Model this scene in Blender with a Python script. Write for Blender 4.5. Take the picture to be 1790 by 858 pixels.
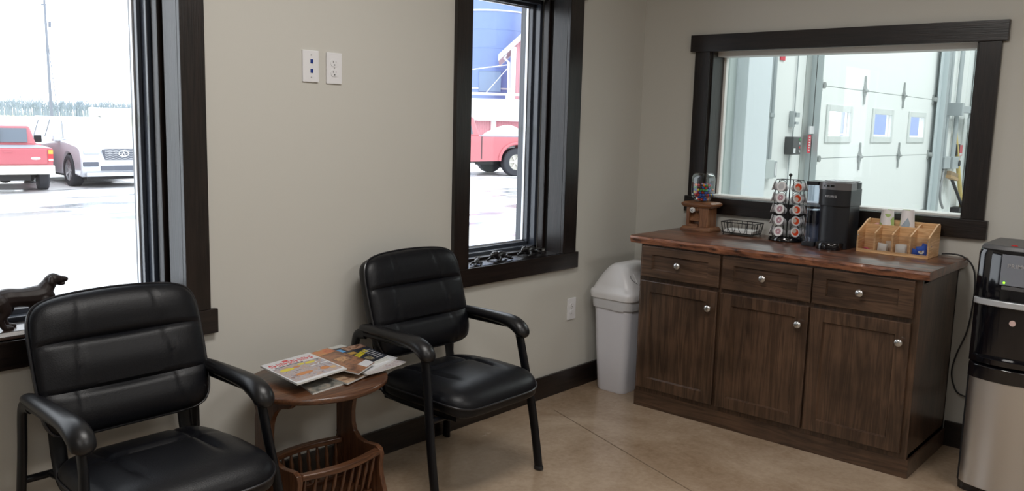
import bpy, bmesh, math, random
from math import sin, cos, pi, radians, sqrt
from mathutils import Vector, Matrix, noise

random.seed(7)
for o in list(bpy.data.objects):
    bpy.data.objects.remove(o)
SC = bpy.context.scene
COL = SC.collection

# ------------------------------------------------------------------ camera
F_PX = 1497.86
cam_d = bpy.data.cameras.new('camera')
cam_d.sensor_fit = 'HORIZONTAL'
cam_d.sensor_width = 36.0
cam_d.lens = F_PX / 1790 * 36.0
cam_d.clip_start = 0.05
cam_d.clip_end = 2000
cam = bpy.data.objects.new('camera', cam_d)
COL.objects.link(cam)
yaw, pit, rol = 0.71571, -0.143, 0.0266
CAM = Vector((-4.3114, -2.7752, 1.4604))
fw = Vector((cos(yaw)*cos(pit), sin(yaw)*cos(pit), sin(pit)))
rt = fw.cross(Vector((0, 0, 1))).normalized()
up = rt.cross(fw)
rt2 = cos(rol)*rt + sin(rol)*up
up2 = -sin(rol)*rt + cos(rol)*up
m = Matrix((rt2, up2, -fw)).transposed().to_4x4()
m.translation = CAM
cam.matrix_world = m
SC.camera = cam

# ------------------------------------------------------------------ world, lights, exposure
SC.view_settings.view_transform = 'Standard'
SC.view_settings.look = 'None'
SC.view_settings.gamma = 1.0
SC.view_settings.use_curve_mapping = False
SC.view_settings.exposure = 0.0
w = bpy.data.worlds.new('overcast_sky')
SC.world = w
w.use_nodes = True
nt = w.node_tree
bg = nt.nodes['Background']
SKY = 3.2
bg.inputs['Color'].default_value = (0.88, 0.94, 1.0, 1)
bg.inputs['Strength'].default_value = SKY

def area(name, loc, sx, sy, power, color=(1, 1, 1), rot=(0, 0, 0)):
    d = bpy.data.lights.new(name, 'AREA')
    d.shape = 'RECTANGLE'
    d.size, d.size_y = sx, sy
    d.energy = power
    d.color = color
    o = bpy.data.objects.new(name, d)
    o.location = loc
    o.rotation_euler = rot
    COL.objects.link(o)
    return o

WARM = (1.0, 0.97, 0.93)
for (lx, ly, p) in ((-2.6, -1.45, 34), (-4.7, -2.9, 16), (-1.9, -3.7, 30), (-5.2, -4.6, 14)):
    area('ceiling_panel_light', (lx, ly, 2.69), 1.15, 0.55, p, WARM)
for (lx, ly, p) in ((2.2, -2.0, 82), (5.0, -2.0, 82), (7.3, -2.4, 60), (3.5, -4.5, 66)):
    area('shop_ceiling_light', (lx, ly, 4.4), 2.4, 0.5, p, (0.93, 1.0, 0.99))

# ------------------------------------------------------------------ materials
MATS = {}
def base_mat(name):
    m = bpy.data.materials.new(name)
    m.use_nodes = True
    return m, m.node_tree, m.node_tree.nodes['Principled BSDF']

def setp(b, **k):
    for n, v in k.items():
        n = {'rough': 'Roughness', 'metal': 'Metallic', 'coat': 'Coat Weight', 'coatr': 'Coat Roughness',
             'ior': 'IOR', 'spec': 'Specular IOR Level', 'alpha': 'Alpha', 'trans': 'Transmission Weight'}[n]
        b.inputs[n].default_value = v

def plain(name, col, bump=0, bscale=200, var=0, **k):
    if name in MATS: return MATS[name]
    m, nt, b = base_mat(name)
    b.inputs['Base Color'].default_value = (*col, 1)
    setp(b, **k)
    tc = nt.nodes.new('ShaderNodeTexCoord')
    nz = nt.nodes.new('ShaderNodeTexNoise')
    nz.inputs['Scale'].default_value = bscale
    nz.inputs['Detail'].default_value = 4
    nt.links.new(tc.outputs['Object'], nz.inputs['Vector'])
    if bump:
        bp = nt.nodes.new('ShaderNodeBump')
        bp.inputs['Strength'].default_value = bump
        bp.inputs['Distance'].default_value = 0.002
        nt.links.new(nz.outputs['Fac'], bp.inputs['Height'])
        nt.links.new(bp.outputs['Normal'], b.inputs['Normal'])
    if var:
        n2 = nt.nodes.new('ShaderNodeTexNoise')
        n2.inputs['Scale'].default_value = 3
        n2.inputs['Detail'].default_value = 5
        nt.links.new(tc.outputs['Object'], n2.inputs['Vector'])
        mx = nt.nodes.new('ShaderNodeMix'); mx.data_type = 'RGBA'
        mx.inputs[6].default_value = (*[c*(1-var) for c in col], 1)
        mx.inputs[7].default_value = (*[min(1, c*(1+var)) for c in col], 1)
        nt.links.new(n2.outputs['Fac'], mx.inputs[0])
        nt.links.new(mx.outputs[2], b.inputs['Base Color'])
    MATS[name] = m
    return m

def wood(name, c_dark, c_light, axis='Z', scale=1.0, rough=0.4, coat=0.0, pore=0.5, bump=0.15, figure=2.2, mott=0.0):
    key = name + '_' + axis
    if key in MATS: return MATS[key]
    m, nt, b = base_mat(key)
    L = nt.links.new
    tc = nt.nodes.new('ShaderNodeTexCoord')
    mp = nt.nodes.new('ShaderNodeMapping')
    s = [14*scale]*3
    s['XYZ'.index(axis)] = 0.9*scale
    mp.inputs['Scale'].default_value = s
    L(tc.outputs['Object'], mp.inputs['Vector'])
    n1 = nt.nodes.new('ShaderNodeTexNoise')       # cathedral figure
    n1.inputs['Scale'].default_value = figure
    n1.inputs['Detail'].default_value = 3
    n1.inputs['Distortion'].default_value = 0.8
    L(mp.outputs[0], n1.inputs['Vector'])
    mul = nt.nodes.new('ShaderNodeMath'); mul.operation = 'MULTIPLY'; mul.inputs[1].default_value = 9
    L(n1.outputs['Fac'], mul.inputs[0])
    fr = nt.nodes.new('ShaderNodeMath'); fr.operation = 'PINGPONG'; fr.inputs[1].default_value = 1
    L(mul.outputs[0], fr.inputs[0])
    mp2 = nt.nodes.new('ShaderNodeMapping')
    s = [170*scale]*3
    s['XYZ'.index(axis)] = 5*scale
    mp2.inputs['Scale'].default_value = s
    L(tc.outputs['Object'], mp2.inputs['Vector'])
    n2 = nt.nodes.new('ShaderNodeTexNoise')
    n2.inputs['Scale'].default_value = 1.5
    n2.inputs['Detail'].default_value = 3
    L(mp2.outputs[0], n2.inputs['Vector'])
    mixf = nt.nodes.new('ShaderNodeMix')
    mixf.inputs[0].default_value = pore
    L(fr.outputs[0], mixf.inputs[2]); L(n2.outputs['Fac'], mixf.inputs[3])
    cr = nt.nodes.new('ShaderNodeValToRGB')
    cr.color_ramp.elements[0].position = 0.25
    cr.color_ramp.elements[0].color = (*c_dark, 1)
    cr.color_ramp.elements[1].position = 0.75
    cr.color_ramp.elements[1].color = (*c_light, 1)
    L(mixf.outputs[0], cr.inputs[0])
    out = cr.outputs[0]
    if mott:
        n3 = nt.nodes.new('ShaderNodeTexNoise')
        n3.inputs['Scale'].default_value = 6
        n3.inputs['Detail'].default_value = 6
        L(tc.outputs['Object'], n3.inputs['Vector'])
        mr = nt.nodes.new('ShaderNodeMapRange')
        mr.inputs[1].default_value = 0.3; mr.inputs[2].default_value = 0.7
        mr.inputs[3].default_value = 1-mott; mr.inputs[4].default_value = 1+mott
        L(n3.outputs['Fac'], mr.inputs[0])
        vm = nt.nodes.new('ShaderNodeVectorMath'); vm.operation = 'SCALE'
        L(out, vm.inputs[0]); L(mr.outputs[0], vm.inputs['Scale'])
        out = vm.outputs[0]
    L(out, b.inputs['Base Color'])
    bp = nt.nodes.new('ShaderNodeBump')
    bp.inputs['Strength'].default_value = bump
    bp.inputs['Distance'].default_value = 0.002
    L(n2.outputs['Fac'], bp.inputs['Height'])
    L(bp.outputs['Normal'], b.inputs['Normal'])
    setp(b, rough=rough, coat=coat, coatr=0.15)
    MATS[key] = m
    return m

def glass(name, tint=(1, 1, 1), refl=1.0):
    if name in MATS: return MATS[name]
    m = bpy.data.materials.new(name); m.use_nodes = True
    nt = m.node_tree
    nt.nodes.remove(nt.nodes['Principled BSDF'])
    out = nt.nodes['Material Output']
    t = nt.nodes.new('ShaderNodeBsdfTransparent'); t.inputs[0].default_value = (*tint, 1)
    g = nt.nodes.new('ShaderNodeBsdfGlossy'); g.inputs['Roughness'].default_value = 0.02
    lw = nt.nodes.new('ShaderNodeLayerWeight')
    pw = nt.nodes.new('ShaderNodeMath'); pw.operation = 'POWER'; pw.inputs[1].default_value = 5
    nt.links.new(lw.outputs['Facing'], pw.inputs[0])
    f = nt.nodes.new('ShaderNodeMapRange'); f.inputs[3].default_value = 0.035
    nt.links.new(pw.outputs[0], f.inputs[0])
    mu = nt.nodes.new('ShaderNodeMath'); mu.operation = 'MULTIPLY'; mu.inputs[1].default_value = refl
    mx = nt.nodes.new('ShaderNodeMixShader')
    nt.links.new(f.outputs[0], mu.inputs[0]); nt.links.new(mu.outputs[0], mx.inputs[0])
    nt.links.new(t.outputs[0], mx.inputs[1]); nt.links.new(g.outputs[0], mx.inputs[2])
    nt.links.new(mx.outputs[0], out.inputs[0])
    MATS[name] = m
    return m

def emit(name, col, s):
    if name in MATS: return MATS[name]
    m, nt, b = base_mat(name)
    b.inputs['Base Color'].default_value = (*col, 1)
    b.inputs['Emission Color'].default_value = (*col, 1)
    b.inputs['Emission Strength'].default_value = s
    MATS[name] = m
    return m

def trimw(ax): return wood('espresso_oak', (0.0035, 0.0022, 0.002), (0.016, 0.0095, 0.008), ax, 1.0, 0.34, 0.15, 0.62, 0.3)
def cabw(ax): return wood('walnut_stain', (0.040, 0.021, 0.012), (0.088, 0.049, 0.029), ax, 0.8, 0.36, 0.25, 0.5, 0.05, mott=0.35)
def tabw(ax): return wood('side_table_oak', (0.050, 0.018, 0.008), (0.135, 0.056, 0.025), ax, 1.1, 0.32, 0.25, 0.6, 0.15)
def gumw(ax): return wood('candy_box_oak', (0.12, 0.045, 0.018), (0.27, 0.12, 0.05), ax, 2, 0.4, 0.1, 0.6, 0.1)
def bamw(ax): return wood('bamboo', (0.55, 0.30, 0.13), (0.78, 0.50, 0.26), ax, 1.5, 0.45, 0.1, 0.6, 0.05)

def wall_mat():
    m, nt, b = base_mat('wall_paint')
    L = nt.links.new
    tc = nt.nodes.new('ShaderNodeTexCoord')
    n = nt.nodes.new('ShaderNodeTexNoise'); n.inputs['Scale'].default_value = 90; n.inputs['Detail'].default_value = 6
    L(tc.outputs['Object'], n.inputs['Vector'])
    bp = nt.nodes.new('ShaderNodeBump'); bp.inputs['Strength'].default_value = 0.12; bp.inputs['Distance'].default_value = 0.001
    L(n.outputs['Fac'], bp.inputs['Height']); L(bp.outputs[0], b.inputs['Normal'])
    b.inputs['Base Color'].default_value = (0.548, 0.537, 0.496, 1)
    setp(b, rough=0.75)
    return m
M_WALL = wall_mat()

def floor_mat():
    m, nt, b = base_mat('polished_stained_concrete')
    L = nt.links.new
    tc = nt.nodes.new('ShaderNodeTexCoord')
    n1 = nt.nodes.new('ShaderNodeTexNoise'); n1.inputs['Scale'].default_value = 2.2; n1.inputs['Detail'].default_value = 9; n1.inputs['Roughness'].default_value = 0.65; n1.inputs['Distortion'].default_value = 0.6
    L(tc.outputs['Object'], n1.inputs['Vector'])
    n2 = nt.nodes.new('ShaderNodeTexNoise'); n2.inputs['Scale'].default_value = 55; n2.inputs['Detail'].default_value = 5
    L(tc.outputs['Object'], n2.inputs['Vector'])
    mx = nt.nodes.new('ShaderNodeMix'); mx.inputs[0].default_value = 0.22
    L(n1.outputs['Fac'], mx.inputs[2]); L(n2.outputs['Fac'], mx.inputs[3])
    cr = nt.nodes.new('ShaderNodeValToRGB')
    e = cr.color_ramp.elements
    e[0].position = 0.33; e[0].color = (0.27, 0.185, 0.118, 1)
    e[1].position = 0.68; e[1].color = (0.48, 0.375, 0.275, 1)
    L(mx.outputs[0], cr.inputs[0])
    L(cr.outputs[0], b.inputs['Base Color'])
    mr = nt.nodes.new('ShaderNodeMapRange'); mr.inputs[3].default_value = 0.12; mr.inputs[4].default_value = 0.34
    L(n1.outputs['Fac'], mr.inputs[0]); L(mr.outputs[0], b.inputs['Roughness'])
    setp(b, coat=0.2, coatr=0.1)
    return m
M_FLOOR = floor_mat()

M_LEATHER = plain('black_leather', (0.0038, 0.0042, 0.0062), bump=0.25, bscale=260, rough=0.39, spec=0.27)
M_PIPING = plain('black_piping', (0.012, 0.012, 0.015), rough=0.3)
M_STEEL = plain('black_powder_steel', (0.004, 0.0045, 0.0065), rough=0.36, spec=0.35)
M_PAD = plain('black_arm_pad', (0.005, 0.005, 0.0065), bump=0.1, bscale=300, rough=0.36)
M_WPLASTIC = plain('white_plastic', (0.74, 0.74, 0.76), rough=0.35, bump=0.05, bscale=400)
M_BIN = plain('bin_white_plastic', (0.72, 0.73, 0.80), rough=0.42, bump=0.1, bscale=300)
M_BINLID = plain('bin_lid_white_plastic', (0.74, 0.74, 0.76), rough=0.35)
M_WHITE = plain('white_paint', (0.8, 0.8, 0.78), rough=0.5)
M_SHOPW = plain('shop_white_steel', (0.80, 0.83, 0.82), rough=0.45)
M_DOORW = plain('overhead_door_white', (0.84, 0.87, 0.86), rough=0.4)
M_GALV = plain('galvanised_steel', (0.45, 0.49, 0.51), rough=0.4, metal=0.5, var=0.15)
M_CHROME = plain('satin_nickel', (0.62, 0.62, 0.62), rough=0.28, metal=1.0)
M_BLACKP = plain('black_gloss_plastic', (0.004, 0.004, 0.006), rough=0.08, coat=0.5)
M_BLACKM = plain('black_matte_plastic', (0.012, 0.013, 0.017), rough=0.35, bump=0.03)
M_DARKGAP = plain('dark_recess', (0.004, 0.003, 0.003), rough=0.8)
M_DARKFIG = plain('dark_cast_iron', (0.012, 0.011, 0.012), rough=0.3, bump=0.2, bscale=150)
M_GLASS = glass('window_glass')
M_RUBBER = plain('black_rubber', (0.02, 0.02, 0.022), rough=0.6)
M_WIRE = plain('black_wire', (0.008, 0.008, 0.009), rough=0.35)
M_FRAME = plain('window_frame_black', (0.035, 0.042, 0.058), rough=0.28, coat=0.6)
M_GLINT = plain('silver_glint', (0.7, 0.72, 0.75), rough=0.3, metal=0.6)  # silver tone for the imitated glint on the window frame

# ------------------------------------------------------------------ mesh helpers
class MB:
    def __init__(s): s.bm = bmesh.new()
    def box(s, x0, x1, y0, y1, z0, z1, bev=0):
        r = bmesh.ops.create_cube(s.bm, size=1)
        vs = r['verts']
        for v in vs:
            v.co = Vector(((x0+x1)/2+v.co.x*(x1-x0), (y0+y1)/2+v.co.y*(y1-y0), (z0+z1)/2+v.co.z*(z1-z0)))
        if bev:
            es = list({e for v in vs for e in v.link_edges})
            bmesh.ops.bevel(s.bm, geom=es, offset=bev, segments=2, affect='EDGES', profile=0.7)
        return s
    def obb(s, mat, sx, sy, sz, bev=0):
        r = bmesh.ops.create_cube(s.bm, size=1)
        vs = r['verts']
        for v in vs: v.co = mat @ Vector((v.co.x*sx, v.co.y*sy, v.co.z*sz))
        if bev:
            es = list({e for v in vs for e in v.link_edges})
            bmesh.ops.bevel(s.bm, geom=es, offset=bev, segments=2, affect='EDGES', profile=0.7)
        return s
    def rings(s, rings, cap=True, closed=False):
        R = [[s.bm.verts.new(p) for p in r] for r in rings]
        n = len(R[0])
        for i in range(len(R)-1 + (1 if closed else 0)):
            a, b = R[i], R[(i+1) % len(R)]
            for j in range(n):
                s.bm.faces.new((a[j], a[(j+1) % n], b[(j+1) % n], b[j]))
        if cap and not closed:
            s.bm.faces.new(R[0][::-1]); s.bm.faces.new(R[-1])
        return s
    def tube(s, path, r, lat=None, seg=10, closed=False, cap=True):
        """r: number, or list of numbers / (r_lateral, r_other)"""
        P = [Vector(p) for p in path]; n = len(P)
        rings = []
        prev = None
        for i, p in enumerate(P):
            if closed: t = P[(i+1) % n]-P[i-1]
            else: t = P[min(i+1, n-1)]-P[max(i-1, 0)]
            t.normalize()
            if lat is not None:
                a = Vector(lat); a = (a - a.dot(t)*t).normalized()
            else:
                if prev is None:
                    a = t.orthogonal().normalized()
                else:
                    a = prev - prev.dot(t)*t
                    a = a.normalized() if a.length > 1e-6 else t.orthogonal().normalized()
                prev = a
            b = t.cross(a)
            q = r[i] if isinstance(r, list) else r
            ra, rb = q if isinstance(q, tuple) else (q, q)
            rings.append([p + a*ra*cos(2*pi*k/seg) + b*rb*sin(2*pi*k/seg) for k in range(seg)])
        return s.rings(rings, cap, closed)
    def cyl(s, p0, p1, r0, r1=None, seg=20):
        r1 = r0 if r1 is None else r1
        return s.tube([p0, p1], [r0, r1], seg=seg)
    def lathe(s, prof, c=(0, 0, 0), seg=28, M=None):
        c = Vector(c)
        rings = []
        for (r, z) in prof:
            r = max(r, 1e-5)
            rings.append([Vector((r*cos(2*pi*k/seg), r*sin(2*pi*k/seg), z)) for k in range(seg)])
        if M is not None: rings = [[M @ p for p in R] for R in rings]
        rings = [[p + c for p in R] for R in rings]
        return s.rings(rings)
    def prism(s, poly, plane, a, b):
        def P(u, v, w):
            return {'yz': (w, u, v), 'xz': (u, w, v), 'xy': (u, v, w)}[plane]
        A = [s.bm.verts.new(P(u, v, a)) for u, v in poly]
        B = [s.bm.verts.new(P(u, v, b)) for u, v in poly]
        n = len(poly)
        for i in range(n):
            s.bm.faces.new((A[i], A[(i+1) % n], B[(i+1) % n], B[i]))
        s.bm.faces.new(A[::-1]); s.bm.faces.new(B)
        return s
    def sphere(s, c, r, sc=(1, 1, 1), seg=16, ring=10):
        M = Matrix.Translation(c) @ Matrix.Diagonal((r*sc[0], r*sc[1], r*sc[2], 1))
        bmesh.ops.create_uvsphere(s.bm, u_segments=seg, v_segments=ring, radius=1, matrix=M)
        return s
    def grid(s, fn, nu, nv, closed_u=False):
        V = [[s.bm.verts.new(fn(i/(nu-1 if not closed_u else nu), j/(nv-1))) for j in range(nv)] for i in range(nu)]
        for i in range(nu-1 if not closed_u else nu):
            for j in range(nv-1):
                a, b = V[i], V[(i+1) % nu]
                s.bm.faces.new((a[j], b[j], b[j+1], a[j+1]))
        return s
    def add_mesh(s, me, M):
        t = me.copy(); t.transform(M)
        s.bm.from_mesh(t); bpy.data.meshes.remove(t)
        return s
    def build(s, name, mat, parent=None, smooth=True, world=True, bev=0, sub=0, remesh=0, angle=40):
        bmesh.ops.recalc_face_normals(s.bm, faces=s.bm.faces)
        me = bpy.data.meshes.new(name)
        if parent is None and world:
            xs = [v.co for v in s.bm.verts]
            o_ = Vector(((min(v.x for v in xs)+max(v.x for v in xs))/2, (min(v.y for v in xs)+max(v.y for v in xs))/2, min(v.z for v in xs)))
        elif world:
            o_ = Vector((0, 0, 0)); p = parent
            while p is not None: o_ = o_ + Vector(p.location); p = p.parent
        else: o_ = Vector((0, 0, 0))
        bmesh.ops.translate(s.bm, verts=s.bm.verts, vec=-o_)
        s.bm.to_mesh(me); s.bm.free()
        o = bpy.data.objects.new(name, me)
        COL.objects.link(o)
        if parent is None: o.location = o_
        else: o.parent = parent
        if mat: me.materials.append(mat)
        if smooth:
            me.shade_smooth() if hasattr(me, 'shade_smooth') else None
            try: me.set_sharp_from_angle(angle=radians(angle))
            except Exception: pass
        if remesh:
            r = o.modifiers.new('r', 'REMESH'); r.mode = 'VOXEL'; r.voxel_size = remesh; r.use_smooth_shade = True
            sm = o.modifiers.new('s', 'SMOOTH'); sm.iterations = 3; sm.factor = 0.6
        if bev:
            b = o.modifiers.new('b', 'BEVEL'); b.width = bev; b.segments = 2; b.limit_method = 'ANGLE'
        if sub:
            b = o.modifiers.new('s', 'SUBSURF'); b.levels = sub; b.render_levels = sub
        return o

def tag(o, label=None, cat=None, group=None, kind=None):
    if label: o['label'] = label
    if cat: o['category'] = cat
    if group: o['group'] = group
    if kind: o['kind'] = kind
    return o

def thing(name, loc, label, cat, group=None, rz=0):
    o = bpy.data.objects.new(name, None)
    o.empty_display_size = 0.05
    COL.objects.link(o)
    o.location = loc; o.rotation_euler = (0, 0, rz)
    return tag(o, label, cat, group)

def copy_tree(o, parent=None):
    c = o.copy(); COL.objects.link(c)
    if parent: c.parent = parent
    for ch in [x for x in bpy.data.objects if x.parent == o]:
        copy_tree(ch, c)
    return c

def smooth_path(P, n=6):
    """Catmull-Rom through tuple points (any dimension)"""
    out = []
    N = len(P)
    for i in range(N-1):
        p0, p1, p2, p3 = P[max(i-1, 0)], P[i], P[i+1], P[min(i+2, N-1)]
        for k in range(n):
            t = k/n
            out.append(tuple(0.5*((2*b) + (-a+c)*t + (2*a-5*b+4*c-d)*t*t + (-a+3*b-3*c+d)*t**3) for a, b, c, d in zip(p0, p1, p2, p3)))
    out.append(tuple(P[-1]))
    return out

def text_mesh(s, size, extrude=0.0004, spacing=1.0, bold=0.0):
    cu = bpy.data.curves.new('txt', 'FONT')
    cu.body = s; cu.size = size; cu.extrude = extrude; cu.space_character = spacing
    cu.align_x = 'LEFT'; cu.offset = bold
    o = bpy.data.objects.new('txt', cu)
    COL.objects.link(o)
    dg = bpy.context.evaluated_depsgraph_get()
    me = bpy.data.meshes.new_from_object(o.evaluated_get(dg))
    bpy.data.objects.remove(o); bpy.data.curves.remove(cu)
    return me

def frame_to(xdir, ydir, loc):
    x = Vector(xdir).normalized(); y = Vector(ydir); y = (y - y.dot(x)*x).normalized(); z = x.cross(y)
    M = Matrix((x, y, z)).transposed().to_4x4(); M.translation = Vector(loc)
    return M

# ================================================================== ROOM SHELL
TW = 0.335        # outer wall thickness
W1 = (-4.45, -2.852)       # window opening 1 in x
W2 = (-1.448, -0.7275)
WZ = (0.774, 2.095)
XL, YB, ZC = -7.2, -5.6, 2.75
def struct(o, label=None):
    o['kind'] = 'structure'
    if label: o['label'] = label
    return o

mb = MB()
# inner leaf of the window wall around the two openings
J = 0.0165
for (a, b, z0, z1) in ((XL, W1[0]-J, 0, ZC), (W1[1]+J, W2[0]-J, 0, ZC), (W2[1]+J, 0.14, 0, ZC),
                       (W1[0]-J, W1[1]+J, 0, WZ[0]-0.02), (W1[0]-J, W1[1]+J, WZ[1]+0.02, ZC), (W2[0]-J, W2[1]+J, 0, WZ[0]-0.02), (W2[0]-J, W2[1]+J, WZ[1]+0.02, ZC)):
    mb.box(a, b, 0, 0.30, z0, z1)
struct(mb.build('wall_front', M_WALL, smooth=False, world=False))
M_STONE = plain('exterior_stone', (0.10, 0.095, 0.09), bump=1.0, bscale=18, rough=0.9, var=0.4)
mb = MB()
for (a, b, z0, z1) in ((XL, W1[0]-0.01, -0.5, 3.1), (W1[1]+0.02, W2[0]-0.02, -0.5, 3.1), (W2[1]+0.02, 1.2, -0.5, 3.1),
                       (W1[0], W1[1]+0.02, -0.5, WZ[0]-0.02), (W1[0], W1[1]+0.02, WZ[1]+0.02, 3.1), (W2[0]-0.02, W2[1]+0.02, -0.5, WZ[0]-0.02), (W2[0]-0.02, W2[1]+0.02, WZ[1]+0.02, 3.1)):
    mb.box(a, b, 0.301, TW, z0, z1)
struct(mb.build('wall_front_stone_veneer', M_STONE, smooth=False, world=False))

# cabinet wall x=0 with the interior window
IY = (-1.760, -0.448)      # opening y
IZ = (1.078, 1.868)
mb = MB()
mb.box(0, 0.14, YB, IY[0]-0.004, 0, ZC); mb.box(0, 0.14, IY[1]+0.013, 0, 0, ZC)
mb.box(0, 0.14, IY[0]-0.004, IY[1]+0.013, 0, IZ[0]-0.021); mb.box(0, 0.14, IY[0]-0.004, IY[1]+0.013, IZ[1]+0.021, ZC)
struct(mb.build('wall_right', M_WALL, smooth=False, world=False))
struct(MB().box(XL-0.12, XL, YB, 0.3, 0, ZC).build('wall_left', M_WALL, smooth=False))
struct(MB().box(XL, 0.14, YB-0.12, YB, 0, ZC).build('wall_back', M_WALL, smooth=False))
struct(MB().box(XL-0.12, 0.14, YB-0.12, 0.30, ZC, ZC+0.1).build('ceiling', plain('ceiling_white', (0.72, 0.71, 0.68), rough=0.9), smooth=False))
struct(MB().box(XL-0.12, 0.14, YB-0.12, 0.30, -0.1, 0).build('floor', M_FLOOR, smooth=False))
# saw-cut control joints in the concrete (thin dark fillers)
M_JOINT = plain('concrete_joint', (0.13, 0.085, 0.05), rough=0.7)
def joint(p, q):
    p, q = Vector(p), Vector(q); d = (q-p).normalized(); n = Vector((-d.y, d.x, 0))*0.002
    mb = MB()
    vs = [mb.bm.verts.new(v) for v in (p-n, q-n, q+n, p+n)]
    mb.bm.faces.new(vs)
    for v in vs: v.co.z = 0.0006
    return mb
j = joint((-0.95, -0.17, 0), (-1.9, -2.7, 0)); 
struct(j.build('floor_joint', M_JOINT, smooth=False, world=False))
j = joint((-1.72, 0, 0), (-1.08, -0.86, 0))

# baseboards
def baseboard(name, x0, x1, y0, y1):
    ax = 'X' if (x1-x0) > (y1-y0) else 'Y'
    struct(MB().box(x0, x1, y0, y1, 0, 0.119, 0.003).build(name, trimw(ax), smooth=False, world=False))
baseboard('baseboard_front', XL, 0, -0.0155, 0)
baseboard('baseboard_right', -0.0155, 0, -0.41, -0.0155)
baseboard('baseboard_right', -0.0155, 0, YB, -1.775)

# ------------------------------------------------------------------ outer windows
def outer_window(name, X, casing_l, casing_r, apron_l, apron_r, n_lites=1):
    x0, x1 = X
    cz = 2.095+0.10
    root = bpy.data.objects.new(name, None); COL.objects.link(root)
    root.location = ((x0+x1)/2, 0, WZ[0])
    root['kind'] = 'structure'
    # casing boards on the wall
    for (a, b, nm) in ((casing_l[0], casing_l[1], 'casing'), (casing_r[0], casing_r[1], 'casing')):
        MB().box(a, b, -0.020, 0, WZ[0], cz, 0.003).build(nm, trimw('Z'), root, smooth=False)
    MB().box(casing_l[0]-0.025, casing_r[1]+0.025, -0.023, 0, WZ[1]+0.005, cz+0.004, 0.003).build('head_casing', trimw('X'), root, smooth=False)
    MB().box(apron_l, apron_r, -0.024, 0, 0.687, WZ[0], 0.003).build('apron', trimw('X'), root, smooth=False)
    # sill board and jambs (wide, then a narrower stop)
    MB().box(x0, x1, -0.020, 0.115, WZ[0]-0.019, WZ[0], 0.002).build('sill', trimw('X'), root, smooth=False)
    MB().box(x0+0.012, x1-0.012, 0.115, 0.175, WZ[0]-0.019, WZ[0]+0.014, 0.003).build('sill_stop', trimw('X'), root, smooth=False)
    for sx, s in ((x0, 1), (x1, -1)):
        a, b = sorted((sx-s*0.016, sx-s*0.002))
        a2, b2 = sorted((sx-s*0.016, sx))
        MB().box(a2, b2, -0.0, 0.093, WZ[0], WZ[1], 0.002).build('jamb', trimw('Z'), root, smooth=False)
        a3, b3 = sorted((sx-s*0.016, sx-s*0.010))
        MB().box(a3, b3, 0.093, 0.115, WZ[0], WZ[1]).build('jamb_groove', M_DARKGAP, root, smooth=False)
        a4, b4 = sorted((sx-s*0.016, sx+s*0.010))
        MB().box(a4, b4, 0.115, 0.155, WZ[0]+0.014, WZ[1], 0.006).build('jamb_stop', trimw('Z'), root, smooth=False)
    MB().box(x0, x1, 0, 0.155, WZ[1], WZ[1]+0.016, 0.002).build('head_jamb', trimw('X'), root, smooth=False)
    # black frame
    fy0, fy1 = 0.165, 0.30
    fb = 0.030
    mb = MB()
    mb.box(x0, x0+0.022, fy0, fy1, WZ[0], WZ[1]); mb.box(x1-0.022, x1, fy0, fy1, WZ[0], WZ[1])
    mb.box(x0, x1, fy0, fy1, WZ[0], WZ[0]+fb); mb.box(x0, x1, fy0, fy1, WZ[1]-0.022, WZ[1])
    mb.build('window_frame', M_FRAME, root, smooth=False, bev=0.003)
    # sash, and a silver spacer added to imitate light glinting on the frame edge
    mb = MB()
    s0, s1, z0, z1 = x0+0.022, x1-0.022, WZ[0]+fb, WZ[1]-0.022
    mb.box(s0, s0+0.014, 0.205, 0.27, z0, z1); mb.box(s1-0.014, s1, 0.205, 0.27, z0, z1)
    mb.box(s0, s1, 0.205, 0.27, z0, z0+0.016); mb.box(s0, s1, 0.205, 0.27, z1-0.014, z1)
    mb.build('sash', M_FRAME, root, smooth=False, bev=0.002)
    mb = MB()
    t0, t1, u0, u1 = s0+0.014, s1-0.014, z0+0.016, z1-0.014
    mb.box(t0, t0+0.005, 0.232, 0.246, u0, u1); mb.box(t1-0.005, t1, 0.232, 0.246, u0, u1)
    mb.box(t0, t1, 0.232, 0.246, u0, u0+0.007); mb.box(t0, t1, 0.232, 0.246, u1-0.005, u1)
    mb.build('glint_spacer', M_GLINT, root, smooth=False)
    MB().box(t0, t1, 0.238, 0.242, u0, u1).build('pane', M_GLASS, root, smooth=False)
    return root
outer_window('window_1', W1, (-4.55, -4.45), (-2.852, -2.762), -4.57, -2.737)
outer_window('window_2', W2, (-1.549, -1.449), (-0.7275, -0.616), -1.572, -0.594)

# ------------------------------------------------------------------ interior window to the shop
root = bpy.data.objects.new('window_3', None); COL.objects.link(root)
root.location = (0, -1.1, IZ[0]); root['kind'] = 'structure'
MB().box(-0.020, 0, -0.436, -0.346, 1.0768, 1.868, 0.003).build('casing', trimw('Z'), root, smooth=False)
MB().box(-0.020, 0, -1.853, -1.763, 1.0768, 1.868, 0.003).build('casing', trimw('Z'), root, smooth=False)
MB().box(-0.025, 0, -1.8755, -0.317, 1.868, 1.9595, 0.003).build('head_casing', trimw('Y'), root, smooth=False)
MB().box(-0.025, 0, -1.870, -0.3285, 0.989, 1.0768, 0.003).build('apron', trimw('Y'), root, smooth=False)
MB().box(-0.0, 0.125, -0.448, -0.436, 1.078, 1.868).build('jamb', trimw('Z'), root, smooth=False)
MB().box(-0.0, 0.125, -1.763, -1.751, 1.078, 1.868).build('jamb', trimw('Z'), root, smooth=False)
MB().box(-0.005, 0.05, -1.760, -0.448, 1.058, 1.078).build('sill', trimw('Y'), root, smooth=False)
mb = MB()
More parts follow.
